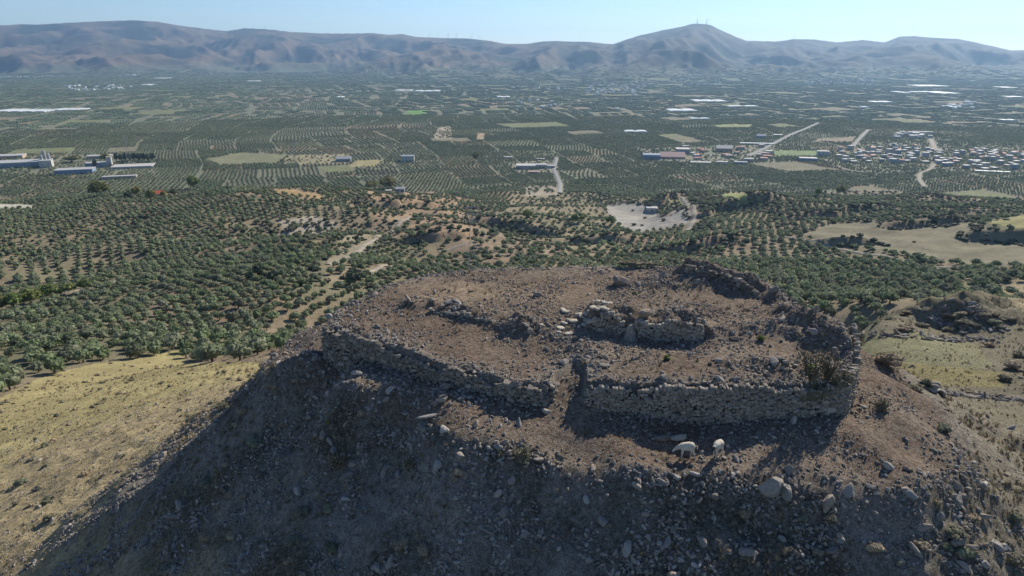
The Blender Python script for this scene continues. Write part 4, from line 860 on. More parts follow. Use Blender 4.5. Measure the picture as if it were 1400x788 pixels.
shrub(332, 566, .55, 'pale dry bush alone on the upper shaded left slope', 'cushion_dry', seed=1)
shrub(405, 522, .35, 'small yellowish cushion bush near the shadow edge of the left slope', 'cushion_dry', seed=2)
shrub(494, 568, .38, 'tan cushion bush below the left end of the wall', 'cushion_dry', seed=3)
shrub(448, 578, .20, 'small yellow-green bush left of the tan cushion on the shaded slope', 'autumn', seed=4)
shrub(628, 650, .42, 'brown bush on the rib in the middle of the shaded slope', 'cushion_dry', seed=5)
shrub(1118, 548, 1.0, 'large brownish bush growing against the right end of the front wall', 'scrub', (1.2, .8, .9), 6, nl=700, ls=.06)
shrub(1110, 522, .62, 'narrow upright bush on the wall top above the large boulder', 'scrub', (.36, .36, 1.7), 30)
shrub(1129, 519, .55, 'second narrow upright bush on the wall top, nearer the corner', 'scrub', (.36, .36, 1.6), 31)
shrub(1150, 528, .9, 'olive-brown bush on the right front corner of the platform', 'scrub', (1.1, .8, .8), 7, nl=700, ls=.06)
shrub(912, 492, .28, 'small bright green plant on the platform above the front wall', 'green', seed=8)
shrub(868, 402, .2, 'tiny green plant near the back of the platform', 'green', seed=9)
shrub(1040, 465, .34, 'small dark green plant among the stones on the right of the platform', 'green', seed=10)
shrub(1107, 506, .34, 'small green plant behind the right end of the front wall', 'green', seed=11)
shrub(453, 425, .45, 'dark round bush at the far left corner of the platform', 'dark', seed=12)
shrub(868, 366, .9, 'dark brown spreading bush on the back edge of the platform', 'scrub', (2.2, 1, .45), 13)
shrub(1215, 500, 1.1, 'leafless reddish bush on the lit right shoulder of the hill', 'cushion_dry', (1.2, 1, .7), 14)
shrub(68, 710, .55, 'green-brown round bush on the stony left slope', 'cushion', seed=15)
shrub(115, 650, .45, 'dry bush on the lit golden slope', 'cushion_dry', seed=16)
shrub(30, 662, .55, 'greenish scrub clump at the left edge of the golden slope', 'cushion', (1.4, 1, .6), 17)
shrub(22, 690, .35, 'smaller clump below the greenish scrub at the left edge', 'cushion', seed=18)
shrub(1170, 436, 1.0, 'round green bush behind the right end of the platform', 'dark', seed=19)
shrub(1265, 530, .6, 'dark round bush on the right edge of the hilltop', 'dark', seed=20)
shrub(1290, 590, .5, 'green-grey bush on the edge of the right slope', 'cushion', seed=21)
def bare_bush(u, v, h, label, seed):
    """upright leafless stems with a few dry sprays"""
    g = np.random.default_rng(seed); x, y, z = hit(u, v); o = empty('dry_bush', (x, y, z)); tag(o, label, 'shrub'); parts, tips = [], []
    for i in range(9):
        a = g.uniform(0, 6.28); l = h*g.uniform(.5, 1); p = [(0, 0, -.1)]
        for k in range(1, 4): p.append((math.cos(a)*l*.12*k+g.normal()*.05, math.sin(a)*l*.12*k+g.normal()*.05, l*k/3.)); 
        tips += p[1:]; parts.append(tube(p, [.045, .035, .022, .01], 5))
    link('stems', mesh_np('stems', *join_parts(parts), [M['bark']]), o); t = np.repeat(np.array(tips), 26, 0); t = t+g.normal(size=t.shape)*.14; q, f = leaves(g, t, g.normal(size=t.shape), .06, 1.)
    link('foliage', mesh_np('foliage', q, f, [M['scrub']]), o)
bare_bush(1108, 522, 2.1, 'tall dry stems standing on the wall top near its right end', 51)
bare_bush(1131, 520, 1.5, 'dry upright bush beside the tall stems on the wall top', 52)
for _i, (_u, _v, _h, _l) in enumerate([(1205, 560, .5, 'thin leafless twig plant on the lit shoulder right of the wall corner'), (1172, 475, .8, 'spindly dry plant just behind the right corner of the wall'), (715, 628, .5, 'pale dry thistle in the lit patch below the gap'), (462, 640, .7, 'tall pale dry stem on the shaded left slope'), (560, 640, .4, 'short pale dry stem low on the middle slope')]): bare_bush(_u, _v, _h, _l, 60+_i)

# ------------------------------------------------------------------ the two sheep
def fleece_material():
    m = simple('fleece', (.56, .50, .39), .22, 9, 1., .05, 0, None, .9); return m
M['fleece'] = fleece_material(); M['sheep_face_dark'] = simple('dark_sheep_face', (.06, .045, .04), .2, 6); M['sheep_face_pale'] = simple('pale_sheep_face', (.52, .46, .37), .15, 6)
def skin_mesh(name, nodes, edges, m, sub=2):
    me = bpy.data.meshes.new(name); me.from_pydata([n[:3] for n in nodes], edges, []); o = bpy.data.objects.new(name, me); COL.objects.link(o)
    md = o.modifiers.new('skin', 'SKIN'); md.use_smooth_shade = True
    for i, n in enumerate(nodes): me.skin_vertices[0].data[i].radius = (n[3], n[4] if len(n) > 4 else n[3]); me.skin_vertices[0].data[i].use_root = (i == 0)
    sb = o.modifiers.new('sub', 'SUBSURF'); sb.levels = sub; sb.render_levels = sub
    dg = bpy.context.evaluated_depsgraph_get(); r = bpy.data.meshes.new_from_object(o.evaluated_get(dg)); bpy.data.objects.remove(o); r.name = name; r.materials.clear(); r.materials.append(m)
    n = len(r.vertices); co = np.empty(n*3); r.vertices.foreach_get('co', co); return r, co.reshape(-1, 3)
def make_sheep(u, v, heading, label, face, head_down, head_turn):
    """body along +x, one continuous skinned surface from muzzle to hooves; joints at knee and hock"""
    x, y, z = hit(u, v); root = empty('sheep', (x, y, z), heading); tag(root, label, 'sheep'); root.scale = (.86,)*3
    hx, hz = .66, .80-head_down; ty = head_turn
    nd = [(-.32, 0, .67, .20, .225), (0, 0, .66, .215, .245), (.26, 0, .67, .19, .215), (.44, ty*.3, .72-head_down*.35, .13, .15), (hx-.08, ty*.8, hz+.02, .085, .095), (hx+.07, ty, hz-.06, .062, .065), (hx+.17, ty*1.15, hz-.13, .040, .045), (-.46, 0, .70, .12, .14)]
    ed = [(0, 1), (1, 2), (2, 3), (3, 4), (4, 5), (5, 6), (0, 7)]
    def leg(root_i, pts):
        k = len(nd); nd.extend(pts); ed.append((root_i, k)); ed.extend((k+i, k+i+1) for i in range(len(pts)-1))
    for s_, st in ((1, .05), (-1, -.04)):
        leg(2, [(.26+st*.3, .10*s_, .46, .075), (.27+st, .105*s_, .25, .036), (.26+st*1.6, .105*s_, .06, .027), (.285+st*1.6, .105*s_, .015, .032)])
        leg(0, [(-.30, .11*s_, .46, .10), (-.27-st, .115*s_, .34, .055), (-.38-st, .115*s_, .25, .034), (-.35-st*1.5, .115*s_, .06, .027), (-.33-st*1.5, .115*s_, .015, .032)])
    me, co = skin_mesh('body', [(q[0], q[1], q[2]+.12*min(1, max(0, (q[2]-.2)/.3)))+tuple(q[3:]) for q in nd], ed, M['fleece']); hz += .12
    wool = (co[:, 2] > .38) & (co[:, 0] < hx-.12); g = fbm(co[:, 0]*9+co[:, 1]*7, co[:, 2]*9-co[:, 1]*5, 1, 3, 501); nrm = np.empty(len(co)*3); me.vertices.foreach_get('normal', nrm); co = co+nrm.reshape(-1, 3)*(g*.022*wool)[:, None]
    me.vertices.foreach_set('co', co.astype(np.float32).ravel()); me.materials.append(face); me.materials.append(M['sheep_face_pale'])
    for p in me.polygons:
        c = p.center
        if c.x > hx-.10 and c.z > hz-.3 and c.z > .3: p.material_index = 1
        elif c.z < .30: p.material_index = 2
    me.update(); link('body', me, root)
    for s_ in (1, -1):
        ec = np.array([(0, 0, 0), (.02, s_*.05, .025), (-.01, s_*.13, -.02), (.0, s_*.06, -.035), (.02, s_*.06, .0)]); f = np.array([(0, 1, 4), (1, 2, 4), (2, 3, 4), (3, 0, 4), (0, 3, 2), (0, 2, 1)]); e = link('ear', mesh_np('ear', ec, f, [face]), root, (hx-.07, ty*.8+s_*.065, hz+.07))
        bm = bmesh.new(); bmesh.ops.create_icosphere(bm, subdivisions=1, radius=.012); q = bpy.data.meshes.new('eye'); bm.to_mesh(q); bm.free(); q.materials.append(M['sheep_face_dark']); link('eye', q, root, (hx+.03, ty*.95+s_*.055, hz))
    tl = tube([(-.52, 0, .74), (-.60, 0, .66), (-.61, 0, .48)], [.045, .04, .02], 6); link('tail', mesh_np('tail', tl[0], tl[1], [M['fleece']], True), root)
make_sheep(938, 626, R(188), 'cream sheep standing side-on with its head lowered, left of the pair', M['sheep_face_pale'], .30, -.06)
make_sheep(980, 624, R(226), 'cream sheep with a dark face, right of the pair, facing the viewer', M['sheep_face_dark'], .16, .05)

# ------------------------------------------------------------------ buildings, greenhouses, masts
WC = {'white': (.50, .47, .41), 'cream': (.44, .39, .31), 'grey': (.40, .40, .39), 'blue': (.22, .28, .37), 'tan': (.46, .36, .25), 'red': (.50, .12, .07), 'redroof': (.42, .16, .10), 'concrete': (.45, .43, .40), 'plastic': (.62, .63, .60), 'dark': (.10, .10, .10), 'palegrey': (.42, .41, .38), 'pink': (.52, .34, .28), 'bluegrey': (.26, .29, .32)}
WC['whitewash'] = (.78, .76, .70)
WM = {k: simple('paint_'+k, c, .12, .6, .7, .2) for k, c in WC.items()}
M['glass'] = simple('window_glass', (.05, .06, .08), .1, 1, .25, .5)
_bc = {}
def box_mesh(name, sx, sy, sz, m, z0=0.):
    key = (name, round(sx, 2), round(sy, 2), round(sz, 2), m.name, z0)
    if key not in _bc:
        co = np.array([(a*sx/2, b*sy/2, z0+c*sz) for c in (0, 1) for b in (-1, 1) for a in (-1, 1)]); _bc[key] = mesh_np(name, co, np.array([(0, 2, 3, 1), (4, 5, 7, 6), (0, 1, 5, 4), (2, 6, 7, 3), (0, 4, 6, 2), (1, 3, 7, 5)]), [m])
    return _bc[key]
def gable(name, sx, sy, h, m, z0, over=.3):
    sx += over*2; sy += over*2; co = np.array([(-sx/2, -sy/2, z0), (sx/2, -sy/2, z0), (sx/2, sy/2, z0), (-sx/2, sy/2, z0), (-sx/2, 0, z0+h), (sx/2, 0, z0+h)]); me = bpy.data.meshes.new(name); me.from_pydata([tuple(c) for c in co], [], [(0, 1, 5, 4), (2, 3, 4, 5), (1, 2, 5), (3, 0, 4), (3, 2, 1, 0)]); me.materials.append(m); return me
def building(x, y, wx, dy, h, rz, wall, roof, label, kind='flat', group=None, nwin=0, name='house', cat='house', door=True, z=None, floors=1):
    xs = np.array([x, x+wx*.4, x-wx*.4, x, x]); ys = np.array([y, y, y, y+dy*.4, y-dy*.4]); z = float(H(xs, ys).min()) if z is None else z
    o = empty(name, (x, y, z), rz); tag(o, label, cat, group); link('wall', box_mesh('wall', wx, dy, h+1.5, WM[wall], -1.5), o)
    if kind == 'flat': link('roof', box_mesh('roof', wx+.5, dy+.5, .45, WM[roof], h+.003), o)
    else: link('roof', gable('roof', wx, dy, max(1.2, min(wx, dy)*.22), WM[roof], h+.003), o)
    if nwin:
        ww = min(1.6, wx/nwin*.5)
        for f in range(floors):
            zc = (h/floors)*(f+.5)
            for i in range(nwin):
                px = (i+.5)/nwin*wx-wx/2; q = link('window', box_mesh('window', ww, .12, 1.3, M['glass'], -.65), o, (px, -dy/2-.03, zc))
    if door: link('door', box_mesh('door', min(1.8, wx*.2), .14, min(2.4, h*.7), WM['dark'], 0), o, (wx*.22 if nwin else 0, -dy/2-.04, 0))
    return o
def b_px(u0, u1, v, hpx, dy, wall, roof, label, kind='flat', nwin=0, name='building', cat='building', rz=None, floors=1, group=None, door=True):
    """a building whose foot and width are read from the photograph"""
    x, y, z = hit((u0+u1)/2, v); dep = y*cp-(z-CZ)*sp; wx = (u1-u0)*dep/FPX; h = hpx*.75*dep/FPX
    az = math.atan2(x, y); return building(x, y+dy/2*.6, wx, dy, h, -az*.55 if rz is None else rz, wall, roof, label, kind, group, nwin, name, cat, door, None, floors)
b_px(-20, 58, 229, 9, 40, 'bluegrey', 'palegrey', 'long grey-blue warehouse at the far left edge of the plain', nwin=10, name='warehouse', cat='warehouse')
b_px(-10, 27, 217, 5, 30, 'tan', 'concrete', 'long low shed behind the grey-blue warehouse at the left edge', name='warehouse', cat='warehouse')
b_px(77, 123, 238, 8, 26, 'blue', 'palegrey', 'blue-grey works hall with white roof pieces, left of the white tower', nwin=8, name='works_hall', cat='building')
b_px(55, 70, 229, 12, 14, 'white', 'concrete', 'white boxy machine house below the steel silo frame', name='machine_house', nwin=2)
b_px(118, 146, 229, 8, 18, 'bluegrey', 'palegrey', 'grey-blue building left of the small white tower', nwin=5)
b_px(147, 153, 228, 17, 8, 'white', 'white', 'narrow white tower building among the left works', nwin=1, floors=3, name='tower_building', cat='tower')
b_px(120, 152, 217, 5, 22, 'tan', 'concrete', 'low ochre shed behind the small white tower', name='shed', cat='shed')
b_px(153, 204, 230, 3.5, 34, 'grey', 'white', 'long low white-roofed shed right of the small white tower', name='shed', cat='shed')
b_px(142, 184, 245, 5, 10, 'tan', 'concrete', 'long brown wall-like shed in the olives at left', name='shed', cat='shed')
b_px(204, 221, 271, 9, 11, 'tan', 'red', 'country house with a bright red roof among yellow trees at left', 'gable', 2, 'house', 'house')
b_px(459, 479, 221, 5, 18, 'bluegrey', 'palegrey', 'pale blue-roofed barn beside the tan field left of centre', 'gable', 3, 'barn', 'barn')
b_px(549, 566, 221, 9.5, 18, 'white', 'bluegrey', 'tall white and blue building alone in the olive plain', 'flat', 4, floors=2)
b_px(541, 553, 263, 7, 9, 'bluegrey', 'palegrey', 'small pale grey roofed house by the big autumn tree', 'gable', 2, 'house', 'house')
b_px(527, 535, 263, 4, 6, 'white', 'white', 'tiny white hut beside the big autumn tree', name='hut', cat='hut')
b_px(706, 732, 231, 6, 24, 'palegrey', 'white', 'pale grey hall at the left of the white works in the centre', nwin=5)
b_px(728, 748, 230, 6, 16, 'white', 'palegrey', 'white hall in the middle of the central works', nwin=3)
b_px(722, 736, 238, 4, 10, 'pink', 'pink', 'low pinkish building in front of the central works')
b_px(744, 759, 230, 4, 10, 'white', 'concrete', 'low white building beside the road at the central works', nwin=2)
b_px(690, 700, 217, 2.5, 8, 'white', 'white', 'small white roof in the olives behind the central works', name='shed', cat='shed')
b_px(732, 745, 219, 2, 8, 'white', 'white', 'thin white shed roof behind the central works', name='shed', cat='shed')
b_px(880, 903, 218, 8, 26, 'blue', 'bluegrey', 'blue factory hall right of centre in the plain', nwin=6, name='factory', cat='factory')
b_px(903, 937, 217, 4, 34, 'pink', 'pink', 'long low pinkish roofed hall next to the blue factory', 'gable')
b_px(925, 943, 210, 8, 26, 'bluegrey', 'white', 'blue-grey hall with a bright white roof behind the pinkish hall', nwin=4)
b_px(980, 1001, 208, 7, 24, 'tan', 'white', 'hall with a white arched roof right of the factories', 'gable', 4)
b_px(1013, 1057, 198, 2.2, 12, 'white', 'plastic', 'very long narrow white shed beside the diagonal road', name='shed', cat='shed')
b_px(1035, 1047, 189, 4, 16, 'bluegrey', 'bluegrey', 'blue round-roofed shed behind the long white shed', 'gable')
b_px(1058, 1070, 187, 3, 14, 'palegrey', 'white', 'white roofed shed just left of the diagonal road', name='shed', cat='shed')
b_px(945, 972, 224, 2.2, 16, 'bluegrey', 'palegrey', 'low pale blue roof in front of the factories', name='shed', cat='shed')
b_px(980, 995, 224, 3, 10, 'blue', 'palegrey', 'white and blue roof at the near edge of the factories', name='shed', cat='shed')
b_px(1005, 1022, 225, 4, 12, 'blue', 'bluegrey', 'small dark blue building at the near edge of the factories')
b_px(1018, 1030, 221, 4.5, 10, 'palegrey', 'palegrey', 'small grey building at the foot of the diagonal road')
b_px(1094, 1117, 221, 6, 16, 'blue', 'white', 'blue-walled hall at the left end of the town', nwin=5)
b_px(1118, 1133, 214, 9, 12, 'white', 'concrete', 'tallest white building at the left end of the town', nwin=3, floors=3)
b_px(884, 899, 289, 6, 10, 'concrete', 'palegrey', 'grey shed with an open dark front in the quarry yard', nwin=0, name='shed', cat='shed')
b_px(1337, 1378, 236, 1.8, 10, 'white', 'plastic', 'long white shed roof below the town at far right', name='shed', cat='shed')
def town():
    g = np.random.default_rng(71); poly = [(1120, 212), (1150, 205), (1180, 203), (1230, 200), (1290, 207), (1345, 205), (1400, 209), (1430, 225), (1400, 232), (1340, 233), (1290, 228), (1240, 224), (1180, 223), (1150, 224)]; n = 0; taken = []
    cols = ['white']*7+['cream']*4+['palegrey']*4+['bluegrey']*3+['tan']*2+['concrete']*3; lab = {'white': 'white', 'cream': 'cream', 'palegrey': 'pale grey', 'bluegrey': 'blue-grey', 'tan': 'tan', 'concrete': 'bare concrete'}
    k = 0
    while n < 125 and k < 4000:
        k += 1; u, v = g.uniform(1105, 1420), g.uniform(200, 234)
        if not inside(poly, np.array([u]), np.array([v]))[0]: continue
        z = 20+CZ-CZ; x, y = at_z(u, v, -190.); x, y = float(x), float(y)
        if any((x-a)**2+(y-b)**2 < 13.5**2 for a, b in taken): continue
        taken.append((x, y)); wx, dy, h = g.uniform(6, 12), g.uniform(6, 10), g.choice([3.2, 3.4, 5.6, 5.9, 8.2]); c = cols[int(g.integers(len(cols)))]; red = g.random() < .16; f = max(1, int(round(h/3.3)))
        building(x, y, wx, dy, float(h), g.choice([.1, .35, -.25])+g.normal()*.04, c, 'redroof' if red else str(g.choice(['concrete', 'palegrey', 'white'])), ('%s %s house %s in the town on the plain' % (lab[c], {1: 'single-storey', 2: 'two-storey', 3: 'three-storey'}[f], 'with a red tiled roof' if red else 'with a flat roof')), 'gable' if red else 'flat', 'houses of the town', 2, floors=f, door=False); n += 1
    for k in range(34):
        u, v = g.uniform(1222, 1272), g.uniform(183, 190); x, y = at_z(u, v, -190.); building(float(x), float(y), g.uniform(9, 16), g.uniform(8, 12), g.uniform(4, 8), g.normal()*.3, str(g.choice(['white', 'palegrey', 'concrete'])), 'palegrey', ('%s house %s of the hamlet behind the town' % (g.choice(['small pale', 'flat-roofed grey', 'low white', 'two-storey pale', 'narrow white']), 'at the left side' if u < 1238 else 'in the middle' if u < 1256 else 'at the right side')), 'flat', 'houses of the hamlet behind the town', 0, door=False)
    for k in range(20):
        u, v = g.uniform(935, 1060), g.uniform(200, 222); x, y = at_z(u, v, -190.); building(float(x), float(y), g.uniform(8, 15), g.uniform(8, 12), g.uniform(3.5, 6), g.normal()*.3, str(g.choice(['white', 'palegrey', 'tan'])), str(g.choice(['white', 'redroof', 'concrete'])), ('%s building %s the factories' % (g.choice(['small low', 'small flat-roofed', 'narrow pale']), 'left of' if u < 960 else 'among' if u < 1010 else 'right of')), 'flat', 'small buildings around the factories', 0, door=False)
town()
def greenhouse(u0, u1, v, dpx, label):
    x, y, z = hit((u0+u1)/2, v); dep = y*cp-(z-CZ)*sp; W = (u1-u0)*dep/FPX; a = hit((u0+u1)/2, v-dpx); D = min(260, max(18, a[1]-y)); nb = max(2, min(14, int(W/40))); o = empty('greenhouse', (x, y, z)); tag(o, label, 'greenhouse')
    bw = W/nb; co, f = [], []; seg = 6
    for j in (0, 1):
        for k in range(seg+1): t = math.pi*k/seg; co.append((-math.cos(t)*bw*.5, j*D, 2.4+math.sin(t)*1.9 if 0 < k < seg else 2.2))
        co.append((bw*.5, j*D, -.5)); co.append((-bw*.5, j*D, -.5))
    n = seg+3; f = [(k, (k+1) % n, n+(k+1) % n, n+k) for k in range(n)]; me = bpy.data.meshes.new('bay'); me.from_pydata(co, [], f+[tuple(range(n))[::-1], tuple(range(n, 2*n))]); me.materials.append(WM['plastic'])
    for i in range(nb): link('bay', me, o, ((i-(nb-1)/2)*bw, 0, 0))
for a in [(-20, 62, 154, 4, 'largest pale plastic greenhouse block at the left edge of the plain'), (60, 105, 152, 3, 'right end of the pale greenhouses at the left edge of the plain'), (537, 563, 125, 1.2, 'left of two thin white greenhouses below the central mountains'), (565, 601, 126, 1.4, 'right of two thin white greenhouses below the central mountains'),
          (160, 183, 103, 1.2, 'thin pale greenhouse below the left mountains'), (205, 223, 108, 1, 'second thin greenhouse below the left mountains'), (188, 204, 117, 1, 'white greenhouse strip at left middle distance'), (333, 350, 112, 1, 'pale greenhouse strip below the hills left of centre'), (458, 468, 134, 1, 'tiny white greenhouse left of centre'),
          (679, 697, 134, 1.2, 'pale greenhouse right of centre below the foothills'), (842, 848, 150, 1, 'tiny white greenhouse in the middle plain'), (855, 886, 182, 2, 'flat white greenhouse left of the factories'), (917, 955, 153, 2.4, 'bright white double greenhouse right of centre'), (952, 997, 140, 2.6, 'long cream greenhouse below the right mountains'),
          (998, 1040, 147, 1.6, 'row of low greenhouses right of the cream one'), (945, 972, 164, 1.2, 'thin white greenhouse above the factories'), (1196, 1224, 141, 1.6, 'slanting white greenhouse behind the town'), (1181, 1190, 148, 1, 'tiny greenhouse left of the slanting one'), (1236, 1248, 128, 2, 'small bright greenhouse at the foot of the right mountains'),
          (1252, 1274, 127, 1, 'pale strip of greenhouse beside the small bright one'), (1262, 1302, 119, 2, 'uppermost long bright greenhouse at right'), (1290, 1318, 129, 3, 'bright wide greenhouse below the uppermost one'), (1377, 1396, 121, 1.4, 'white greenhouse at the right edge under the hills'), (1382, 1405, 134, 1.4, 'lower white greenhouse at the right edge'),
          (1303, 1318, 148, 2, 'scattered white greenhouse pieces right of the town'), (1372, 1392, 166, 1.2, 'thin pale greenhouse at the right edge above the town')]: greenhouse(*a)

def lattice(name, x, y, z, h, wb, label, cat, arms=True, thick=1.):
    o = empty(name, (x, y, z)); tag(o, label, cat); parts = []; r = .07*h/32*thick
    for sx in (-1, 1):
        for sy in (-1, 1): parts.append(tube([(sx*wb, sy*wb, 0), (sx*wb*.12, sy*wb*.12, h)], [r, r*.7], 4))
    n = 9
    for k in range(n):
        a, b = k/n, (k+1)/n; wa, w2 = wb*(1-.88*a), wb*(1-.88*b)
        for s_ in (-1, 1): parts += [tube([(-wa, s_*wa, a*h), (w2, s_*w2, b*h)], [r*.6]*2, 4), tube([(s_*wa, -wa, a*h), (s_*w2, w2, b*h)], [r*.6]*2, 4)]
    link('lattice_frame', mesh_np('lattice_frame', *join_parts(parts), [WM['palegrey']]), o)
    if arms:
        for zz, L in ((h*.98, 3.2), (h*.88, 4.4), (h*.78, 3.4)): link('cross_arm', mesh_np('cross_arm', *join_parts([tube([(-L, 0, zz), (0, 0, zz+.5), (L, 0, zz)], [.12, .2, .12], 4), tube([(-L, 0, zz), (L, 0, zz)], [.12, .12], 4)]), [WM['palegrey']]), o)
        for zz, L in ((h*.98, 3.2), (h*.88, 4.4), (h*.78, 3.4)):
            for s_ in (-1, 1): link('insulator', mesh_np('insulator', *tube([(s_*L, 0, zz), (s_*L, 0, zz-1.4)], [.14, .14], 5), [WM['dark']]), o)
def pyl(u, y, vtop, label, wb=2.2):
    x = (u-700)/FPX*(y*cp+120*sp); z = float(H(np.array([x]), np.array([y]))[0]); a, b, c = ray(u, vtop); x = float(a*y/b); zt = CZ+float(c*y/b); lattice('electricity_pylon', x, y, z, zt-z, wb, label, 'pylon')
pyl(644, 335., 282, 'tall thin lattice electricity pylon rising just behind the left part of the platform')
pyl(170, 1250., 186, 'distant electricity pylon behind the dark trees at left', 3)
pyl(400, 1150., 193, 'distant electricity pylon left of the barn in the plain', 3)
def turbines():
    for i, (u, h) in enumerate([(588, 60), (599, 50), (613, 62), (624, 66), (645, 60), (655, 60), (365, 60), (1085, 45)]):
        a, b, c = ray(u, 55.); th = math.atan2(a, b); Rr = float(np.interp(th, _fth, _ff))+4600; x, y = math.sin(th)*Rr, math.cos(th)*Rr; z = float(H(np.array([x]), np.array([y]))[0])-5; o = empty('wind_turbine', (x, y, z)); tag(o, ['leftmost', 'second', 'third', 'fourth', 'fifth', 'rightmost', '', ''][i]+' tiny wind turbine in the row on the central mountain ridge' if i < 6 else 'lone wind turbine on the left mountain ridge' if i == 6 else 'lone wind turbine on the ridge right of the peak', 'wind turbine', 'wind turbines on the mountain ridge' if i < 6 else None)
        link('tower', mesh_np('tower', *tube([(0, 0, 0), (0, 0, h*.8)], [2.4, 1.5], 8), [WM['white']]), o); link('nacelle', box_mesh('nacelle', 3, 9, 3, WM['white'], h*.8), o)
        for k in range(3): t = k*2.094+i*.7; link('blade', mesh_np('blade', *tube([(0, -5.5, h*.8+1.5), (math.cos(t)*h*.4, -5.5, h*.8+1.5+math.sin(t)*h*.4)], [1.4, .4], 4), [WM['white']]), o)
    for u, vt, lab in ((953, 29, 'left radio mast on the highest mountain peak'), (966, 28, 'right and taller radio mast on the highest mountain peak')):
        a, b, c = ray(u, 33.); th = math.atan2(a, b); Rr = float(np.interp(th, _fth, _ff))+4600; x, y = math.sin(th)*Rr, math.cos(th)*Rr; z = float(H(np.array([x]), np.array([y]))[0])-5
        lattice('radio_mast', x, y, z, 75, 4, lab, 'mast', False, 7.)
turbines()
def silo_frame():
    x, y, z = hit(63, 226); o = empty('silo_tower', (x, y, z)); tag(o, 'steel silo tower with pipes rising above the left warehouse', 'silo'); 
    for dx, h in ((-9, 16), (-2, 24), (5, 19)): link('silo', mesh_np('silo', *tube([(dx, 4, 0), (dx, 4, h), (dx, 4, h+2.5)], [2.6, 2.6, .3], 12), [WM['palegrey']], True), o)
    parts = [tube([(a, 0, 0), (a, 0, 25)], [.35, .35], 4) for a in (-12, -5, 3, 10)]+[tube([(-12, 0, h), (10, 0, h)], [.3, .3], 4) for h in (8, 16, 24)]+[tube([(-12, 0, 0), (3, 0, 25)], [.3, .3], 4)]
    link('steel_frame', mesh_np('steel_frame', *join_parts(parts), [WM['white']]), o)
silo_frame()

# ------------------------------------------------------------------ trees that stand out
SPEC = {k: [foliage_mesh('crown', 950+i*7+j, M[k], 340, .16, sq, 10, .76, 0, ICO1, .62) for j in range(2)] for i, (k, sq) in enumerate({'green': (1, 1, .95), 'autumn': (1, 1, 1.05), 'dark': (1, 1, 1.), 'olive': (1, 1, .85)}.items())}
def tree_px(u, v, wpx, hpx, kind, label, name='tree', cat='tree', j=0, group=None):
    x, y, z = hit(u, v); dep = y*cp-(z-CZ)*sp; rw = wpx*dep/FPX/2; hh = hpx*dep/FPX; o = empty(name, (x, y, z), rnd.uniform(0, 6.28)); tag(o, label, cat, group)
    c = link('crown', SPEC[kind][j], o, (0, 0, hh*.56)); c.scale = (rw/1.05, rw/1.05, hh*.5/1.0); t = link('trunk', TRUNKS[j], o); t.scale = (hh*.12, hh*.12, hh*.20)
for i, (u, v, w_, h_, k, l) in enumerate([
    (138, 270, 26, 24, 'autumn', 'big yellow-brown tree left of the red-roofed house'), (188, 270, 13, 16, 'autumn', 'narrow yellow tree just left of the red-roofed house'), (207, 276, 14, 18, 'autumn', 'bright yellow tree in front of the red-roofed house'), (224, 272, 8, 12, 'autumn', 'small orange tree right of the red-roofed house'),
    (265, 262, 18, 23, 'green', 'tall pale green tree standing above the olives at left'), (176, 272, 14, 10, 'dark', 'dark round tree left of the yellow trees'), (238, 268, 14, 10, 'dark', 'dark tree behind the red-roofed house'),
    (532, 261, 26, 20, 'autumn', 'largest brown-green autumn tree by the pale roofed house'), (508, 260, 20, 14, 'autumn', 'lower autumn tree at the left of the brown-green pair'), (651, 222, 10, 15, 'autumn', 'single yellowing tree in the middle of the plain'), (1148, 268, 14, 16, 'autumn', 'pale autumn tree below the town'), (1118, 270, 10, 14, 'green', 'slender green tree below the town'),
    (20, 424, 26, 26, 'green', 'bright green tree at the left edge beside the dirt road'), (45, 418, 30, 26, 'green', 'broad bright green tree above the dirt road at left'), (70, 410, 28, 24, 'green', 'bright green tree in the middle of the leafy row at left'), (95, 402, 22, 16, 'green', 'bright green tree near the end of the leafy row at left'), (118, 398, 20, 18, 'green', 'last bright green tree of the leafy row at left'), (4, 425, 22, 22, 'autumn', 'yellow-green tree cut by the left edge'),
    (720, 300, 20, 14, 'green', 'bright green bush-like tree on the eroded slope behind the ruin'), (790, 305, 22, 14, 'green', 'light green tree in the gully left of the quarry'), (835, 308, 16, 14, 'green', 'light green tree at the left rim of the quarry'), (355, 380, 20, 20, 'dark', 'large dark round tree in the left groves'), (374, 386, 18, 17, 'dark', 'dark round tree right of the larger one in the left groves'), (486, 390, 22, 20, 'dark', 'dark spreading tree left behind the platform'),
    (145, 222, 14, 13, 'autumn', 'olive-brown tree beside the left works'), (100, 222, 22, 9, 'autumn', 'broad brownish tree clump behind the blue-grey works hall'), (131, 232, 7, 14, 'dark', 'dark cypress-like tree in front of the left works')]): tree_px(u, v, w_, h_, k, l, j=i % 2)
for i in range(9): tree_px(160+i*6.2, 222+(i % 2), 8, 13, 'dark', ['leftmost', 'second', 'third', 'fourth', 'middle', 'sixth', 'seventh', 'eighth', 'rightmost'][i]+' dark pine in the row behind the long white-roofed shed', 'pine_tree', 'pine', i % 2, 'pine trees behind the left works')
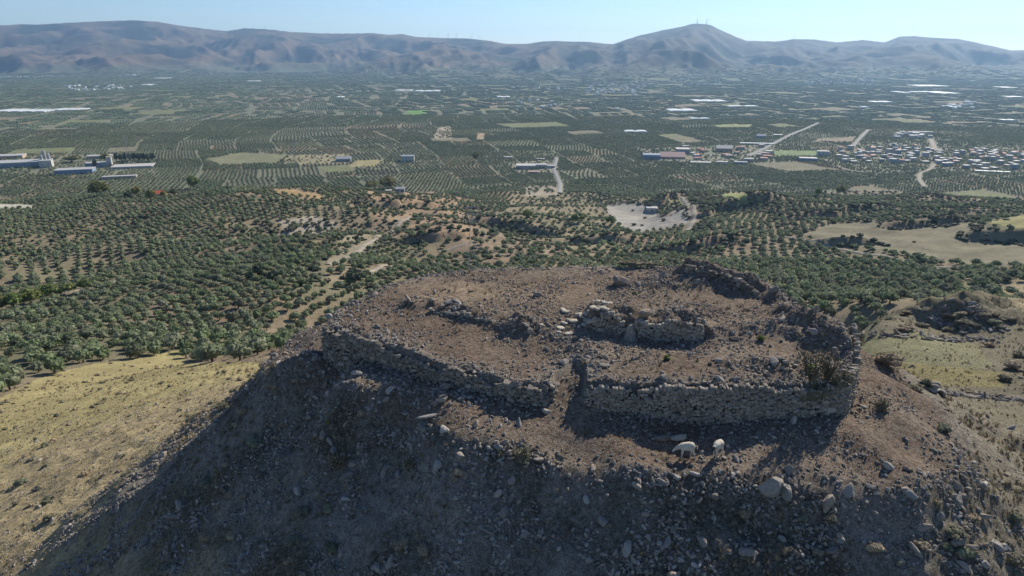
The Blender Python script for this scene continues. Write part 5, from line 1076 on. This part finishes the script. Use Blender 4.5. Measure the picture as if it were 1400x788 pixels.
def villages():
    g = np.random.default_rng(81); P = []
    for (u0, u1, v0, v1, n) in ((-5, 85, 90, 96, 60), (90, 180, 117, 124, 45), (700, 800, 118, 124, 14), (800, 885, 114, 130, 80), (1100, 1195, 107, 117, 60), (930, 1010, 105, 118, 30), (1290, 1340, 140, 150, 20), (700, 760, 136, 150, 10)):
        for _ in range(n): x, y, z = (*at_z(g.uniform(u0, u1), g.uniform(v0, v1), -190.), 0); P.append((float(x), float(y)))
    P = np.array(P); r = np.hypot(P[:, 0], P[:, 1]); th = np.arctan2(P[:, 0], P[:, 1]); r = np.minimum(r, 7600); 
    # march each house back until its ground is seen at the intended height
    x, y = np.sin(th)*r, np.cos(th)*r; z = H(x, y); n = len(x); me = [mesh_np('distant_house', np.array([(a*.5, b*.5, c) for c in (-.3, 1) for b in (-1, 1) for a in (-1, 1)]), np.array([(0, 2, 3, 1), (4, 5, 7, 6), (0, 1, 5, 4), (2, 6, 7, 3), (0, 4, 6, 2), (1, 3, 7, 5)]), [WM[c]]) for c in ('whitewash', 'whitewash', 'plastic')]
    scatter('distant_village', np.stack([x, y, z], 1), np.stack([0*x, 0*x, g.uniform(0, 1.6, n)], 1), np.stack([g.uniform(9, 20, n), g.uniform(9, 16, n), g.uniform(5, 9, n)], 1), g.integers(0, 3, n), me, 'pale specks of village houses at the foot of the mountains')
villages()
print('done', round(time.time()-T0, 1))
def ridge_shrubs():
    """scattered dark bushes on the low ridge beyond the right shoulder"""
    g = np.random.default_rng(91)
    for k in range(26):
        u, v = g.uniform(1175, 1400), g.uniform(428, 452)
        x, y, z = hit(u, v); s = g.uniform(.5, 1.5); o = link('ridge_bush', CUSH[int(g.integers(6))], None, (x, y, z+s*.2)); o.scale = (s*1.3, s, s*.8)
        tag(o, ('wide' if s > 1 else 'small')+' bush on the scrubby ridge '+('right of the platform' if u < 1260 else 'around the rocky outcrop' if u < 1340 else 'at the right edge'), 'shrub', 'bushes on the ridge beyond the right shoulder')
    for i, (u, v, s) in enumerate([(1385, 505, 1.7), (1372, 520, 1.1), (1352, 474, 1.0), (1392, 488, 1.3), (1320, 538, .9), (1250, 533, .6)]):
        x, y, z = hit(u, v); o = link('field_bush', CUSH[i], None, (x, y, z+s*.3)); o.scale = (s, s, s*.9); tag(o, ['largest grey bush at the right edge above the field wall', 'brown bush just below the largest grey bush', 'dark bush by the rocks right of the green field', 'upper dark bush at the right edge of the green field', 'low bush on the stone line under the yellow field', 'small bush at the near corner of the green field'][i], 'shrub')
ridge_shrubs()
